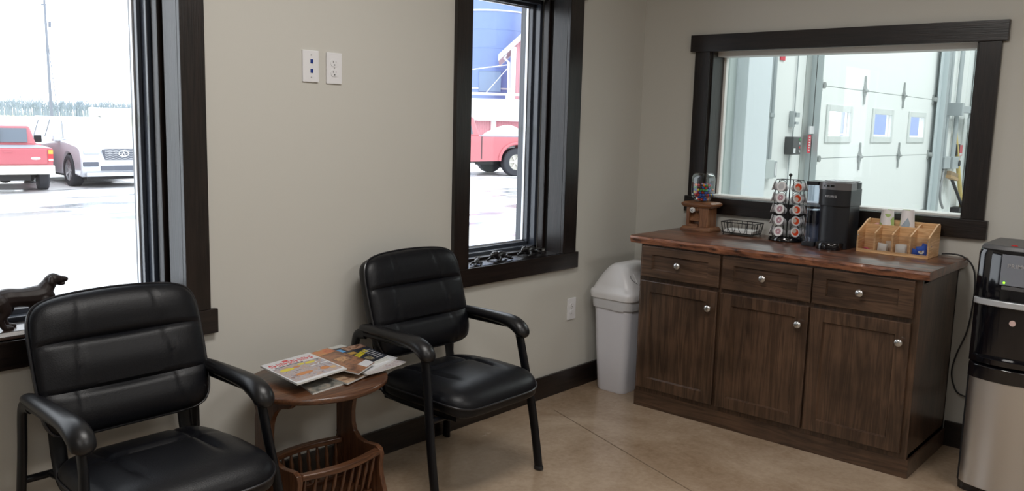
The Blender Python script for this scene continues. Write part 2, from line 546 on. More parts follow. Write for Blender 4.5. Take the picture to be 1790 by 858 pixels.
mb.box(0.05, 0.155, -1.757, -0.448, 1.058, 1.088); mb.box(0.05, 0.155, -1.757, -0.448, 1.845, 1.888)
mb.box(0.125, 0.155, -0.462, -0.436, 1.078, 1.868); mb.box(0.125, 0.155, -1.763, -1.748, 1.078, 1.868)
mb.build('shop_side_frame', M_WHITE, root, smooth=False, bev=0.002)
MB().box(0.130, 0.136, -1.748, -0.462, 1.088, 1.845).build('pane', M_GLASS, root, smooth=False)

# ------------------------------------------------------------------ wall plates
def plate(x, z, kind, label, y=0):
    r = thing('outlet_plate' if kind == 'outlet' else 'network_wall_plate', (x+0.036, y, z-0.0595), label, 'outlet' if kind == 'outlet' else 'wall plate')
    mb = MB().box(x, x+0.0728, y-0.0065, y, z-0.119, z, 0.0028)
    mb.build('plate', M_WPLASTIC, r, smooth=False)
    cx = x+0.0364
    if kind == 'outlet':
        for dz in (-0.040, -0.078):
            q = MB()
            P = []
            for k in range(24):
                a = 2*pi*k/24
                P.append((cx+0.017*cos(a), z+dz+max(-0.0135, min(0.0135, 0.017*sin(a)))))
            q.prism(P, 'xz', y-0.0085, y-0.004)
            f = q.build('receptacle', M_WPLASTIC, r, smooth=False)
            q = MB()
            q.box(cx-0.0075, cx-0.0055, y-0.0088, y-0.008, z+dz+0.0005, z+dz+0.009)
            q.box(cx+0.0055, cx+0.0075, y-0.0088, y-0.008, z+dz+0.0015, z+dz+0.008)
            q.cyl((cx, y-0.0088, z+dz-0.0065), (cx, y-0.008, z+dz-0.0065), 0.0026, seg=10)
            q.build('slots', M_DARKGAP, f, smooth=False)
        MB().cyl((cx, y-0.0072, z-0.059), (cx, y-0.006, z-0.059), 0.0028, seg=10).build('screw', M_CHROME, r)
    else:
        mj = plain('blue_network_jack', (0.010, 0.035, 0.22), rough=0.4)
        for dz in (-0.041, -0.077):
            q = MB()
            q.box(cx-0.002, cx+0.010, y-0.0085, y-0.004, z+dz-0.0075, z+dz+0.0075, 0.001)
            q.build('network_jack', mj, r, smooth=False)
        for dz in (-0.018, -0.101):
            MB().cyl((cx+0.002, y-0.0072, z+dz), (cx+0.002, y-0.006, z+dz), 0.0026, seg=10).build('screw', M_CHROME, r)
    return r
plate(-2.3564, 1.710, 'net', 'white wall plate with two blue network jacks, left of the upper outlet')
plate(-2.2465, 1.7085, 'outlet', 'white electrical outlet high on the wall beside the blue jack plate')
plate(-0.6495, 0.5150, 'outlet', 'white electrical outlet low on the wall beside the trash can')

# ================================================================== BASE CABINET
CX = -0.568; CY0, CY1 = -1.772, -0.408; CT = 0.861
cab = thing('base_cabinet', (-0.29, -1.09, 0), 'dark walnut-stained base cabinet with three drawers over three panelled doors', 'cabinet')
mb = MB()
mb.box(CX+0.02, -0.016, CY0, CY0+0.018, 0.02, CT); mb.box(CX+0.02, -0.016, CY1-0.018, CY1, 0.02, CT)
mb.box(-0.03, -0.016, CY0, CY1, 0.02, CT); mb.box(CX+0.02, -0.016, CY0, CY1, 0.082, 0.10)
mb.box(CX+0.02, -0.016, CY0, CY1, CT-0.02, CT)
mb.build('carcass', cabw('Z'), cab, smooth=False)
# face frame
mb = MB()
fx0, fx1 = CX, CX+0.02
mb.box(fx0, fx1, CY0, -1.742, 0.082, CT); mb.box(fx0, fx1, -0.430, CY1, 0.082, CT)
for a, b in ((-0.882, -0.855), (-1.328, -1.305)): mb.box(fx0, fx1, a, b, 0.082, CT)
for a, b in ((0.082, 0.112), (0.664, 0.698), (0.846, CT)): mb.box(fx0+0.0005, fx1, CY0+0.001, CY1-0.001, a, b)
mb.build('face_frame', cabw('Z'), cab, smooth=False)
MB().box(CX-0.002, -0.016, CY0-0.009, CY1+0.004, 0, 0.082, 0.003).build('plinth', cabw('Y'), cab, smooth=False)

def panel_front(y0, y1, z0, z1, fw_, fh, mat):
    """recessed-panel front lying in front of the face frame"""
    x0, x1 = CX-0.021, CX-0.0005
    mb = MB()
    bm = mb.bm
    def ring(x, a, b, c, d): return [bm.verts.new((x, *q)) for q in ((a, c), (b, c), (b, d), (a, d))]
    R = [ring(x1, y0, y1, z0, z1), ring(x0+0.003, y0, y1, z0, z1), ring(x0, y0+0.003, y1-0.003, z0+0.003, z1-0.003),
         ring(x0, y0+fw_, y1-fw_, z0+fh, z1-fh), ring(x0+0.004, y0+fw_+0.002, y1-fw_-0.002, z0+fh+0.002, z1-fh-0.002),
         ring(x0+0.011, y0+fw_+0.006, y1-fw_-0.006, z0+fh+0.006, z1-fh-0.006)]
    for i in range(len(R)-1):
        for k in range(4):
            bm.faces.new((R[i][k], R[i][(k+1) % 4], R[i+1][(k+1) % 4], R[i+1][k]))
    bm.faces.new(R[-1]); bm.faces.new(R[0][::-1])
    return mb
def knob(y, z, parent):
    x = CX-0.021
    M = Matrix.Rotation(-pi/2, 3, 'Y')
    prof = [(0.0, 0), (0.0075, 0), (0.006, 0.006), (0.0055, 0.013), (0.009, 0.016), (0.0155, 0.020), (0.0165, 0.024), (0.014, 0.028), (0.008, 0.0305), (0.0, 0.031)]
    MB().lathe(prof, (x, y, z), 24, M).build('knob', M_CHROME, parent)
cols = ((-0.862, -0.424, -0.642), (-1.3135, -0.8765, -1.091), (-1.748, -1.3205, -1.533))
kd = (-0.822, -1.273, -1.709)
for (a, b, ky), kdy in zip(cols, kd):
    d = panel_front(a, b, 0.694, 0.8525, 0.060, 0.040, None).build('drawer', cabw('Y'), cab, smooth=False)
    knob(ky, 0.774, d)
    d = panel_front(a+0.003, b, 0.108, 0.674, 0.058, 0.055, None).build('door', cabw('Z'), cab, smooth=False)
    knob(kdy, 0.590, d)

# ------------------------------------------------------------------ live edge countertop
TZ = 0.900
def ctr_mat():
    m, nt, b = base_mat('live_edge_slab')
    L = nt.links.new
    tc = nt.nodes.new('ShaderNodeTexCoord')
    mp = nt.nodes.new('ShaderNodeMapping'); mp.inputs['Scale'].default_value = (13, 1.1, 13)
    L(tc.outputs['Object'], mp.inputs[0])
    n1 = nt.nodes.new('ShaderNodeTexNoise'); n1.inputs['Scale'].default_value = 1.6; n1.inputs['Detail'].default_value = 6; n1.inputs['Distortion'].default_value = 1.2
    L(mp.outputs[0], n1.inputs[0])
    cr = nt.nodes.new('ShaderNodeValToRGB'); e = cr.color_ramp.elements
    e[0].position = 0.32; e[0].color = (0.045, 0.018, 0.010, 1)
    e[1].position = 0.7; e[1].color = (0.20, 0.075, 0.036, 1)
    q = e.new(0.5); q.color = (0.10, 0.038, 0.02, 1)
    L(n1.outputs[0], cr.inputs[0]); L(cr.outputs[0], b.inputs['Base Color'])
    bp = nt.nodes.new('ShaderNodeBump'); bp.inputs['Strength'].default_value = 0.12; bp.inputs['Distance'].default_value = 0.004
    L(n1.outputs[0], bp.inputs['Height']); L(bp.outputs[0], b.inputs['Normal'])
    setp(b, rough=0.28, coat=0.35, coatr=0.15)
    return m
def bark_mat():
    m, nt, b = base_mat('live_edge_bark')
    L = nt.links.new
    tc = nt.nodes.new('ShaderNodeTexCoord')
    mp = nt.nodes.new('ShaderNodeMapping'); mp.inputs['Scale'].default_value = (30, 7, 30)
    L(tc.outputs['Object'], mp.inputs[0])
    n1 = nt.nodes.new('ShaderNodeTexNoise'); n1.inputs['Scale'].default_value = 1.5; n1.inputs['Detail'].default_value = 8; n1.inputs['Roughness'].default_value = 0.6; n1.inputs['Distortion'].default_value = 0.7
    L(mp.outputs[0], n1.inputs[0])
    cr = nt.nodes.new('ShaderNodeValToRGB'); e = cr.color_ramp.elements
    e[0].position = 0.34; e[0].color = (0.03, 0.012, 0.009, 1)
    e[1].position = 0.66; e[1].color = (0.33, 0.135, 0.07, 1)
    q = e.new(0.47); q.color = (0.19, 0.072, 0.038, 1)
    L(n1.outputs[0], cr.inputs[0]); L(cr.outputs[0], b.inputs['Base Color'])
    bp = nt.nodes.new('ShaderNodeBump'); bp.inputs['Strength'].default_value = 0.6; bp.inputs['Distance'].default_value = 0.006
    L(n1.outputs[0], bp.inputs['Height']); L(bp.outputs[0], b.inputs['Normal'])
    setp(b, rough=0.4, coat=0.2)
    return m
ya, yb = -1.803, -0.352
N = 90
prof_rings = []
for i in range(N+1):
    t = i/N
    y = ya + (yb-ya)*t
    wob = 0.006*noise.noise(Vector((y*6, 0, 0))) + 0.004*noise.noise(Vector((y*19, 3, 0)))
    low = 0.004*noise.noise(Vector((y*11, 9, 2)))
    xt = -0.592 + wob
    zb = TZ-0.038+low
    prof_rings.append([(-0.002, y, TZ), (xt+0.006, y, TZ), (xt, y, TZ-0.003), (xt-0.004+0.3*wob, y, TZ-0.013+low), (xt+0.001-0.4*wob, y, TZ-0.026+low), (xt+0.006, y, zb), (-0.002, y, zb)])
mb = MB()
def rings_open(mb, rings, idx, cap=False):
    R = [[mb.bm.verts.new(r[k]) for k in idx] for r in rings]
    for i in range(len(R)-1):
        for k in range(len(idx)-1):
            mb.bm.faces.new((R[i][k], R[i][k+1], R[i+1][k+1], R[i+1][k]))
    return R
ct = thing('live_edge_countertop', (-0.29, -1.08, TZ-0.038), 'reddish brown live-edge wood slab countertop on the base cabinet', 'countertop')
mb.rings(prof_rings)
mb.build('slab', ctr_mat(), ct, smooth=True, angle=50)
mb = MB()
rings_open(mb, [[(p[0]-0.0008, p[1], p[2]) for p in r] for r in prof_rings], (2, 3, 4, 5))
mb.build('live_edge', bark_mat(), ct, smooth=True)

# ================================================================== CHAIRS
def cushion(hw, hb, tf, tb, seams, bulge=0.0, arch=0.0, n=54, corner=0.10, p=10):
    """returns function (s,t in -1..1, side) -> (a, b, n)"""
    def f(s, t, side):
        W = hw(t)
        a = W*s*(1-corner*abs(t)**p)
        b = hb*t*(1-corner*abs(s)**p) + (arch*(1-s*s)*max(0, t)**2 if arch else 0)
        e = (max(0, 1-abs(s)**7)**0.5)*(max(0, 1-abs(t)**7)**0.5)
        if side < 0: e = (max(0, 1-abs(s)**26)**0.5)*(max(0, 1-abs(t)**26)**0.5)
        nrm = (tf if side > 0 else -tb)*e
        if side > 0: nrm += seams(s, t)*e
        return a, b, nrm
    return f
def cushion_mesh(f, place, n=56):
    mb = MB(); bm = mb.bm
    ss = [0.35*(-1+2*i/(n-1)) + 0.65*sin(pi/2*(-1+2*i/(n-1))) for i in range(n)]
    front = [[bm.verts.new(place(*f(s, t, 1))) for t in ss] for s in ss]
    back = [[None]*n for _ in range(n)]
    for i, s in enumerate(ss):
        for j, t in enumerate(ss):
            back[i][j] = front[i][j] if (i in (0, n-1) or j in (0, n-1)) else bm.verts.new(place(*f(s, t, -1)))
    for i in range(n-1):
        for j in range(n-1):
            bm.faces.new((front[i][j], front[i+1][j], front[i+1][j+1], front[i][j+1]))
            bm.faces.new((back[i][j+1], back[i+1][j+1], back[i+1][j], back[i][j]))
    return mb
def perimeter(f, place, n=40, off=1.0, dn=0):
    pts = []
    L = [-1+2*i/n for i in range(n)]
    for s in L: pts.append((s, -1))
    for t in L: pts.append((1, t))
    for s in L: pts.append((-s, 1))
    for t in L: pts.append((-1, -t))
    out = []
    for s, t in pts:
        a, b, nn = f(s, t, -1)
        out.append(place(a*off, b*off, dn))
    return out
def gz(x, w): return math.exp(-(x/w)**2)

TILT = radians(17)
BC = Vector((0, 0.182, 0.704))
b_up = Vector((0, sin(TILT), cos(TILT))); b_n = Vector((0, -cos(TILT), sin(TILT)))
def back_place(a, b, n): return tuple(BC + Vector((a, 0, 0)) + b_up*b + b_n*(n + 0.012*(1-(a/0.26)**2)*-1 + 0.012))
def back_seams(s, t):
    d = 0
    for t0 in (0.36, -0.38):
        d += 0.016*gz(t-t0, 0.035)*(0.55+0.45*gz(s, 0.6)) - 0.010*gz(t-t0, 0.30)*0
    for s0, sg in ((-0.52, 1), (0.52, -1)):
        c = s0 + sg*0.10*(t-0.2)
        d += 0.0045*gz(s-c, 0.022)
    # puffed panels between seams
    d -= 0.007*(cos((t-0.36)*pi/0.37-pi)*0.5)*max(0, 1-(s/0.95)**4)
    return -d
back_f = cushion(lambda t: 0.257+0.006*(1-t*t)+0.002*t, 0.204, 0.040, 0.052, back_seams, arch=0.018, corner=0.085, p=8)
def seat_place(a, b, n):
    fr = max(0, (-b-0.12)/0.13)
    return (a, -0.080+b, 0.412 + n - 0.022*fr**2 - 0.03*max(0, b)*1.0)
def seat_seams(s, t):
    d = 0.014*gz(t-0.30, 0.05)*gz(s, 0.62)
    for s0, sg in ((-0.50, 1), (0.50, -1)):
        c = s0 - sg*0.05*t
        d += 0.012*gz(s-c, 0.045)*(1/(1+math.exp(-(t+0.35)/0.08)))
    d -= 0.010*max(0, 1-s**4)*(1-t*t)
    return -d
seat_f = cushion(lambda t: 0.252+0.008*(1-t*t)-0.012*max(0, t), 0.250, 0.052, 0.040, seat_seams, corner=0.12, p=7)

def make_chair(loc, label, rz=0):
    r = thing('guest_chair', loc, label, 'chair', rz=rz)
    kw = dict(world=False)
    cushion_mesh(back_f, back_place).build('backrest', M_LEATHER, r, **kw)
    MB().tube(perimeter(back_f, back_place, off=1.003, dn=0.004), 0.0042, seg=6, closed=True).build('piping', M_PIPING, r, **kw)
    cushion_mesh(seat_f, seat_place).build('seat', M_LEATHER, r, **kw)
    MB().tube(perimeter(seat_f, seat_place, off=1.003, dn=0.003), 0.0042, seg=6, closed=True).build('piping', M_PIPING, r, **kw)
    mb = MB().box(-0.22, 0.22, -0.28, 0.13, 0.345, 0.365, 0.004)
    mb.build('seat_pan', M_STEEL, r, **kw)
    for s in (-1, 1):
        X0, X1 = 0.272*s, 0.300*s
        P = smooth_path([(X1, -0.265, 0.004), (X1*0.985, -0.225, 0.25), (X0*1.01, -0.178, 0.50), (X0, -0.158, 0.585)], 6)
        MB().tube(P, (0.0125, 0.021), lat=(1, 0, 0), seg=14).build('front_leg', M_STEEL, r, **kw)
        MB().tube([P[0], (P[0][0], P[0][1]+0.0015, 0.018)], (0.0145, 0.0235), lat=(1, 0, 0), seg=14).build('foot_glide', M_RUBBER, r, **kw)
        P = smooth_path([(X0, -0.158, 0.583), (X0, -0.145, 0.603), (X0, -0.11, 0.607), (X0, 0.05, 0.607), (X0, 0.19, 0.607)], 5)
        MB().tube(P, (0.0125, 0.012), lat=(1, 0, 0), seg=12).build('arm_tube', M_STEEL, r, **kw)
        P = smooth_path([(X0, 0.185, 0.607), (X0, 0.232, 0.596), (X0, 0.249, 0.555), (X0*1.01, 0.256, 0.44), (X0*1.05, 0.272, 0.22), (X0*1.08, 0.288, 0.004)], 5)
        MB().tube(P, (0.0125, 0.021), lat=(1, 0, 0), seg=14).build('rear_leg', M_STEEL, r, **kw)
        A = [(X0, 0.212, 0.626), (X0, 0.195, 0.631), (X0, 0.14, 0.633), (X0, 0.02, 0.632), (X0, -0.07, 0.629), (X0, -0.125, 0.621), (X0, -0.163, 0.603), (X0, -0.182, 0.580), (X0, -0.184, 0.568)]
        Rr = [(0.012, 0.007), (0.022, 0.015), (0.0265, 0.019), (0.0295, 0.022), (0.033, 0.025), (0.0355, 0.029), (0.036, 0.030), (0.031, 0.024), (0.013, 0.010)]
        P5 = smooth_path([(*a, *q) for a, q in zip(A, Rr)], 5)
        MB().tube([q[:3] for q in P5], [(q[3], q[4]) for q in P5], lat=(1, 0, 0), seg=18).build('armrest', M_PAD, r, **kw)
        # flat upright that carries back and seat
        J = smooth_path([(0.20*s, 0.272, 0.82), (0.20*s, 0.225, 0.66), (0.20*s, 0.195, 0.52), (0.20*s, 0.178, 0.43), (0.20*s, 0.150, 0.375), (0.20*s, 0.09, 0.352), (0.20*s, -0.05, 0.347), (0.20*s, -0.24, 0.345)], 5)
        MB().tube(J, (0.024, 0.008), lat=(1, 0, 0), seg=12).build('back_upright', M_STEEL, r, **kw)
    for (y, z) in ((-0.205, 0.343), (0.262, 0.36)):
        MB().cyl((-0.285, y, z), (0.285, y, z), 0.0115, seg=12).build('cross_rail', M_STEEL, r, **kw)
    MB().cyl((-0.272, 0.236, 0.592), (0.272, 0.236, 0.592), 0.010, seg=12).build('cross_rail', M_STEEL, r, **kw)
    for s in (-1, 1):
        MB().tube([(0.20*s, 0.16, 0.37), (0.20*s, 0.262, 0.36)], 0.009, seg=8).build('cross_bracket', M_STEEL, r, **kw)
    return r
chairA = make_chair((-3.148, -0.350, 0), 'black padded leather guest chair on the left, in front of the large window')
chairB = copy_tree(chairA)
chairB.location = (-1.898, -0.335, 0)
chairB['label'] = 'black padded leather guest chair right of the side table, near the narrow window'

# ================================================================== SIDE TABLE
TX, TY, TT = -2.512, -0.300, 0.532
tab = thing('magazine_side_table', (TX, TY, 0), 'oval oak side table with curved end boards and a magazine trough below', 'side table')
# oval top with rounded edge
rings = []
A_, B_ = 0.262, 0.235
for (k, z) in ((0.90, TT-0.024), (0.965, TT-0.023), (0.995, TT-0.017), (1.0, TT-0.010), (0.993, TT-0.004), (0.975, TT), (0.5, TT), (0.02, TT)):
    rings.append([(TX+A_*k*cos(2*pi*i/72), TY+B_*k*sin(2*pi*i/72), z) for i in range(72)])
mb = MB(); mb.rings(rings)
mb.build('tabletop', tabw('X'), tab, angle=60)
yc = -0.240
def board(x, w, sgn):
    # silhouette (front half: toward the room), mirrored with narrower back
    fr = [(0.508, 0.185), (0.500, 0.182), (0.486, 0.165), (0.478, 0.130), (0.468, 0.100), (0.452, 0.080), (0.430, 0.064), (0.400, 0.052), (0.360, 0.046), (0.320, 0.048), (0.290, 0.058), (0.268, 0.085), (0.262, 0.120), (0.266, 0.160), (0.268, 0.185), (0.258, 0.206), (0.235, 0.214), (0.200, 0.208), (0.160, 0.212), (0.120, 0.226), (0.080, 0.240), (0.045, 0.250), (0.0, 0.252)]
    P = [(yc-b, z) for z, b in fr]
    Bk = [(yc+(b*0.6 if (z > 0.42 and b > 0.06) else (min(b, 0.046) if z > 0.24 else min(b, 0.05+0.2*(0.24-z)))), z) for z, b in fr]
    # foot arch
    arch = [(yc-0.15, 0.0), (yc-0.12, 0.03), (yc-0.03, 0.045), (yc+0.03, 0.03), (yc+0.06, 0.0)]
    poly = P + arch + Bk[::-1]
    return MB().prism(poly, 'yz', x-w/2, x+w/2)
board(-2.695, 0.020, 1).build('end_board', tabw('Z'), tab, smooth=True, angle=30, bev=0.003)
board(-2.338, 0.020, 1).build('end_board', tabw('Z'), tab, smooth=True, angle=30, bev=0.003)
# bowed rails
def rail(y0, bow, z, h, th, x0=-2.685, x1=-2.348):
    R = []
    for i in range(25):
        t = i/24; x = x0+(x1-x0)*t
        y = y0 + bow*sin(pi*t)
        R.append([(x, y-th/2, z-h/2), (x, y+th/2, z-h/2), (x, y+th/2, z+h/2), (x, y-th/2, z+h/2)])
    return MB().rings(R)
rail(-0.437, -0.030, 0.248, 0.022, 0.030).build('rail', tabw('X'), tab, bev=0.004, angle=30)
rail(-0.218, 0.028, 0.236, 0.022, 0.030).build('rail', tabw('X'), tab, bev=0.004, angle=30)
rail(-0.400, -0.020, 0.085, 0.020, 0.024).build('rail', tabw('X'), tab, bev=0.004, angle=30)
rail(-0.222, 0.018, 0.085, 0.020, 0.024).build('rail', tabw('X'), tab, bev=0.004, angle=30)
MB().box(-2.685, -2.348, -0.405, -0.215, 0.070, 0.084).build('trough_bottom', tabw('X'), tab, smooth=False)
for i in range(9):
    t = (i+0.5)/9; x = -2.685+0.337*t
    for (ya_, b1, yb_, b2, zt) in ((-0.400, -0.020, -0.437, -0.030, 0.24), (-0.222, 0.018, -0.218, 0.028, 0.228)):
        p0 = Vector((x, ya_+b1*sin(pi*t), 0.090)); p1 = Vector((x, yb_+b2*sin(pi*t), zt))
        P = [p0.lerp(p1, k/6) for k in range(7)]
        MB().tube(P, [0.0045, 0.006, 0.0085, 0.0065, 0.0085, 0.006, 0.0045], seg=10).build('spindle', tabw('Z'), tab)

# ------------------------------------------------------------------ magazines
def page_mat(name, fn):
    if name in MATS: return MATS[name]
    m, nt, b = base_mat(name)
    fn(nt, b)
    setp(b, rough=0.3)
    MATS[name] = m
    return m
def blotchy(cols, scale=22):
    def fn(nt, b):
        tc = nt.nodes.new('ShaderNodeTexCoord')
        n = nt.nodes.new('ShaderNodeTexNoise'); n.inputs['Scale'].default_value = scale; n.inputs['Detail'].default_value = 3
        n.inputs['Distortion'].default_value = 1.2
        nt.links.new(tc.outputs['Object'], n.inputs[0])
        cr = nt.nodes.new('ShaderNodeValToRGB'); e = cr.color_ramp.elements
        k = len(cols)
        for i, c in enumerate(cols):
            pos = 0.32+0.36*i/(k-1)
            if i == 0: e[0].position = pos; e[0].color = (*c, 1)
            elif i == k-1: e[-1].position = pos; e[-1].color = (*c, 1)
            else: q = e.new(pos); q.color = (*c, 1)
        nt.links.new(n.outputs[0], cr.inputs[0]); nt.links.new(cr.outputs[0], b.inputs['Base Color'])
    return fn
M_PAPER = plain('magazine_paper', (0.62, 0.62, 0.60), rough=0.4)
def magazine(c4, z, th, label, cover, name='magazine', curl=0.0):
    """c4: four world corners (x,y) anticlockwise-ish: tl, tr, br, bl as seen with the masthead at tl-tr"""
    tl, tr, br, bl = [Vector((*p, 0)) for p in c4]
    cen = (tl+tr+br+bl)/4
    r = thing(name, (cen.x, cen.y, z), label, 'magazine', 'magazines and papers on the side table')
    def P(u, v, h):
        p = tl.lerp(tr, u).lerp(bl.lerp(br, u), v)
        return (p.x, p.y, z+h+curl*(abs(u-0.5)*2)**3)
    def slab(u0, u1, v0, v1, h0, h1, n=8):
        mb = MB()
        R = []
        for i in range(n+1):
            u = u0+(u1-u0)*i/n
            R.append([P(u, v0, h0), P(u, v1, h0), P(u, v1, h1), P(u, v0, h1)])
        return mb.rings(R)
    slab(0, 1, 0, 1, 0, th-0.0004).build('pages', M_PAPER, r, smooth=False)
    c = slab(0, 1, 0, 1, th-0.0004, th).build('cover', cover, r, smooth=False)
    return r, P, slab, c
WHITEP = plain('glossy_white_cover', (0.66, 0.67, 0.70), rough=0.28)
TOPZ = TT
magazine([(-2.57, -0.185), (-2.355, -0.115), (-2.45, -0.425), (-2.640, -0.449)], TOPZ, 0.006, 'bottom magazine with a dark grey landscape edge, under the white stack on the side table', page_mat('landscape_cover', blotchy([(0.05, 0.05, 0.05), (0.2, 0.2, 0.18), (0.35, 0.3, 0.25)])))
magazine([(-2.50, -0.13), (-2.27, -0.13), (-2.35, -0.412), (-2.50, -0.456)], TOPZ+0.006, 0.006, 'tan edged magazine sticking out at the near edge of the stack on the side table', page_mat('tan_cover', blotchy([(0.3, 0.18, 0.1), (0.5, 0.36, 0.25), (0.2, 0.1, 0.06)])))
# right-hand stack: white and grey pages, then the black cover with yellow words
magazine([(-2.43, -0.15), (-2.255, -0.12), (-2.19, -0.415), (-2.40, -0.44)], TOPZ+0.012, 0.004, 'grey newsprint magazine with curled edge poking out furthest right on the side table', page_mat('newsprint', blotchy([(0.35, 0.33, 0.35), (0.55, 0.52, 0.52), (0.3, 0.2, 0.22)], 60)), curl=0.004)
magazine([(-2.46, -0.13), (-2.215, -0.135), (-2.185, -0.36), (-2.40, -0.43)], TOPZ+0.016, 0.005, 'white magazine with thick plain page edges below the black cover on the side table', WHITEP, curl=0.003)
magazine([(-2.35, -0.075), (-2.225, -0.065), (-2.225, -0.36), (-2.36, -0.37)], TOPZ+0.021, 0.004, 'pale booklet standing out at the wall side of the magazine pile', plain('pale_booklet_cover', (0.55, 0.56, 0.54), rough=0.4))
r, P, slab, c = magazine([(-2.35, -0.115), (-2.175, -0.125), (-2.215, -0.335), (-2.35, -0.375)], TOPZ+0.0255, 0.0055, 'black magazine cover with yellow words, bottle photo and sky blue strip', page_mat('dark_cover', blotchy([(0.012, 0.014, 0.02), (0.03, 0.035, 0.05), (0.012, 0.014, 0.02)], 15)), curl=0.001)
def patch(slab, parent, u0, u1, v0, v1, th, mat, name='printed_patch'):
    return slab(u0, u1, v0, v1, th, th+0.0004).build(name, mat, parent, smooth=False)
th = 0.0055
patch(slab, r, 0.02, 0.36, 0.10, 0.26, th, plain('sky_blue_print', (0.10, 0.36, 0.72), rough=0.3))
patch(slab, r, 0.42, 0.98, 0.02, 0.24, th, page_mat('bronze_print', blotchy([(0.05, 0.03, 0.03), (0.35, 0.18, 0.10), (0.45, 0.36, 0.33)], 70)))
MY = plain('yellow_print', (0.60, 0.50, 0.03), rough=0.3)
for k in range(6):
    patch(slab, r, 0.30+0.09*k, 0.37+0.09*k, 0.52-0.05*k*0.6, 0.66-0.05*k*0.6, th, MY, 'yellow_letter')
patch(slab, r, 0.28, 0.50, 0.34, 0.46, th, plain('gold_print', (0.45, 0.26, 0.06), rough=0.3))
for k in range(6):
    patch(slab, r, 0.66+0.0*k, 0.95, 0.42+0.09*k, 0.455+0.09*k, th, plain('grey_print', (0.32, 0.32, 0.34), rough=0.3), 'text_line')
patch(slab, r, 0.36, 0.58, 0.72, 0.90, th, page_mat('bottle_print', blotchy([(0.01, 0.01, 0.015), (0.25, 0.2, 0.1), (0.4, 0.4, 0.38)], 80)))
# brown picture magazine
r, P, slab, c = magazine([(-2.50, -0.135), (-2.322, -0.105), (-2.318, -0.385), (-2.45, -0.455)], TOPZ+0.031, 0.0055, 'brown and orange picture magazine with a white label strip, under the white cover', page_mat('brown_picture', blotchy([(0.10, 0.05, 0.035), (0.24, 0.12, 0.07), (0.36, 0.17, 0.09), (0.12, 0.07, 0.06)], 16)), curl=0.0)
patch(slab, r, 0.30, 0.97, 0.01, 0.20, 0.0055, page_mat('orange_picture', blotchy([(0.40, 0.30, 0.12), (0.60, 0.20, 0.08), (0.45, 0.12, 0.06)], 26)))
patch(slab, r, 0.45, 0.80, 0.44, 0.60, 0.0055, page_mat('tan_picture', blotchy([(0.12, 0.05, 0.04), (0.60, 0.34, 0.16), (0.12, 0.08, 0.07)], 40)))
patch(slab, r, 0.55, 0.99, 0.82, 0.985, 0.0055, WHITEP, 'address_label')
# white cover with red masthead on top
r, P, slab, c = magazine([(-2.655, -0.158), (-2.428, -0.132), (-2.452, -0.392), (-2.684, -0.424)], TOPZ+0.0365, 0.0065, 'white magazine cover with red masthead and yellow food photos, top of the pile', WHITEP)
th = 0.0065
MR = plain('red_print', (0.62, 0.03, 0.045), rough=0.3)
widths = [0.05, 0.012, 0.05, 0.055, 0.055, 0.04, 0.055, 0.05, 0.06, 0.045, 0.05, 0.045, 0.03]
u = 0.07
random.seed(3)
MW_ = [(0.0, 1.0), (0.0, 0.35), (0.35, 1.0)]
for i in range(12):      # masthead letters as strokes
    wdt = 0.060
    patch(slab, r, u, u+0.016, 0.115, 0.235, th, MR, 'masthead_stroke')
    if i % 3 != 1: patch(slab, r, u+0.036, u+0.050, 0.115, 0.235, th, MR, 'masthead_stroke')
    a = (0.115, 0.165, 0.205)[i % 3]
    patch(slab, r, u+0.014, u+0.048, a, a+0.03, th+0.0001, MR, 'masthead_stroke')
    u += 0.072
patch(slab, r, 0.38, 0.48, 0.055, 0.115, th, MR, 'masthead_ornament')
patch(slab, r, 0.10, 0.66, 0.262, 0.285, th, plain('black_print', (0.03, 0.03, 0.05), rough=0.3), 'text_line')
patch(slab, r, 0.03, 0.97, 0.30, 0.93, th, page_mat('food_photo', blotchy([(0.16, 0.10, 0.09), (0.40, 0.42, 0.48), (0.46, 0.30, 0.22), (0.42, 0.44, 0.52), (0.22, 0.12, 0.10)], 34)), 'cover_photo')
ML = plain('lemon_print', (0.66, 0.56, 0.05), rough=0.3)
def blob(u0, v0, ru, rv, mat, name='food_print'):
    mb = MB(); bm = mb.bm
    pts = [P(u0+ru*cos(2*pi*k/24), v0+rv*sin(2*pi*k/24), th+0.0009) for k in range(24)]
    low = [(p[0], p[1], p[2]-0.0006) for p in pts]
    mb.rings([low, pts]); mb.build(name, mat, r, smooth=False)
blob(0.22, 0.44, 0.14, 0.055, ML); blob(0.72, 0.385, 0.10, 0.040, ML); blob(0.55, 0.36, 0.07, 0.035, ML)
mo = plain('orange_food_print', (0.55, 0.22, 0.07), rough=0.3)
blob(0.42, 0.42, 0.07, 0.035, mo); blob(0.35, 0.72, 0.17, 0.05, mo); blob(0.75, 0.74, 0.09, 0.06, mo); blob(0.88, 0.80, 0.06, 0.05, plain('pale_food_print', (0.6, 0.40, 0.2), rough=0.3))
patch(slab, r, 0.62, 0.97, 0.52, 0.55, th+0.0003, WHITEP, 'photo_border'); patch(slab, r, 0.80, 0.82, 0.40, 0.55, th+0.0003, WHITEP, 'photo_border')

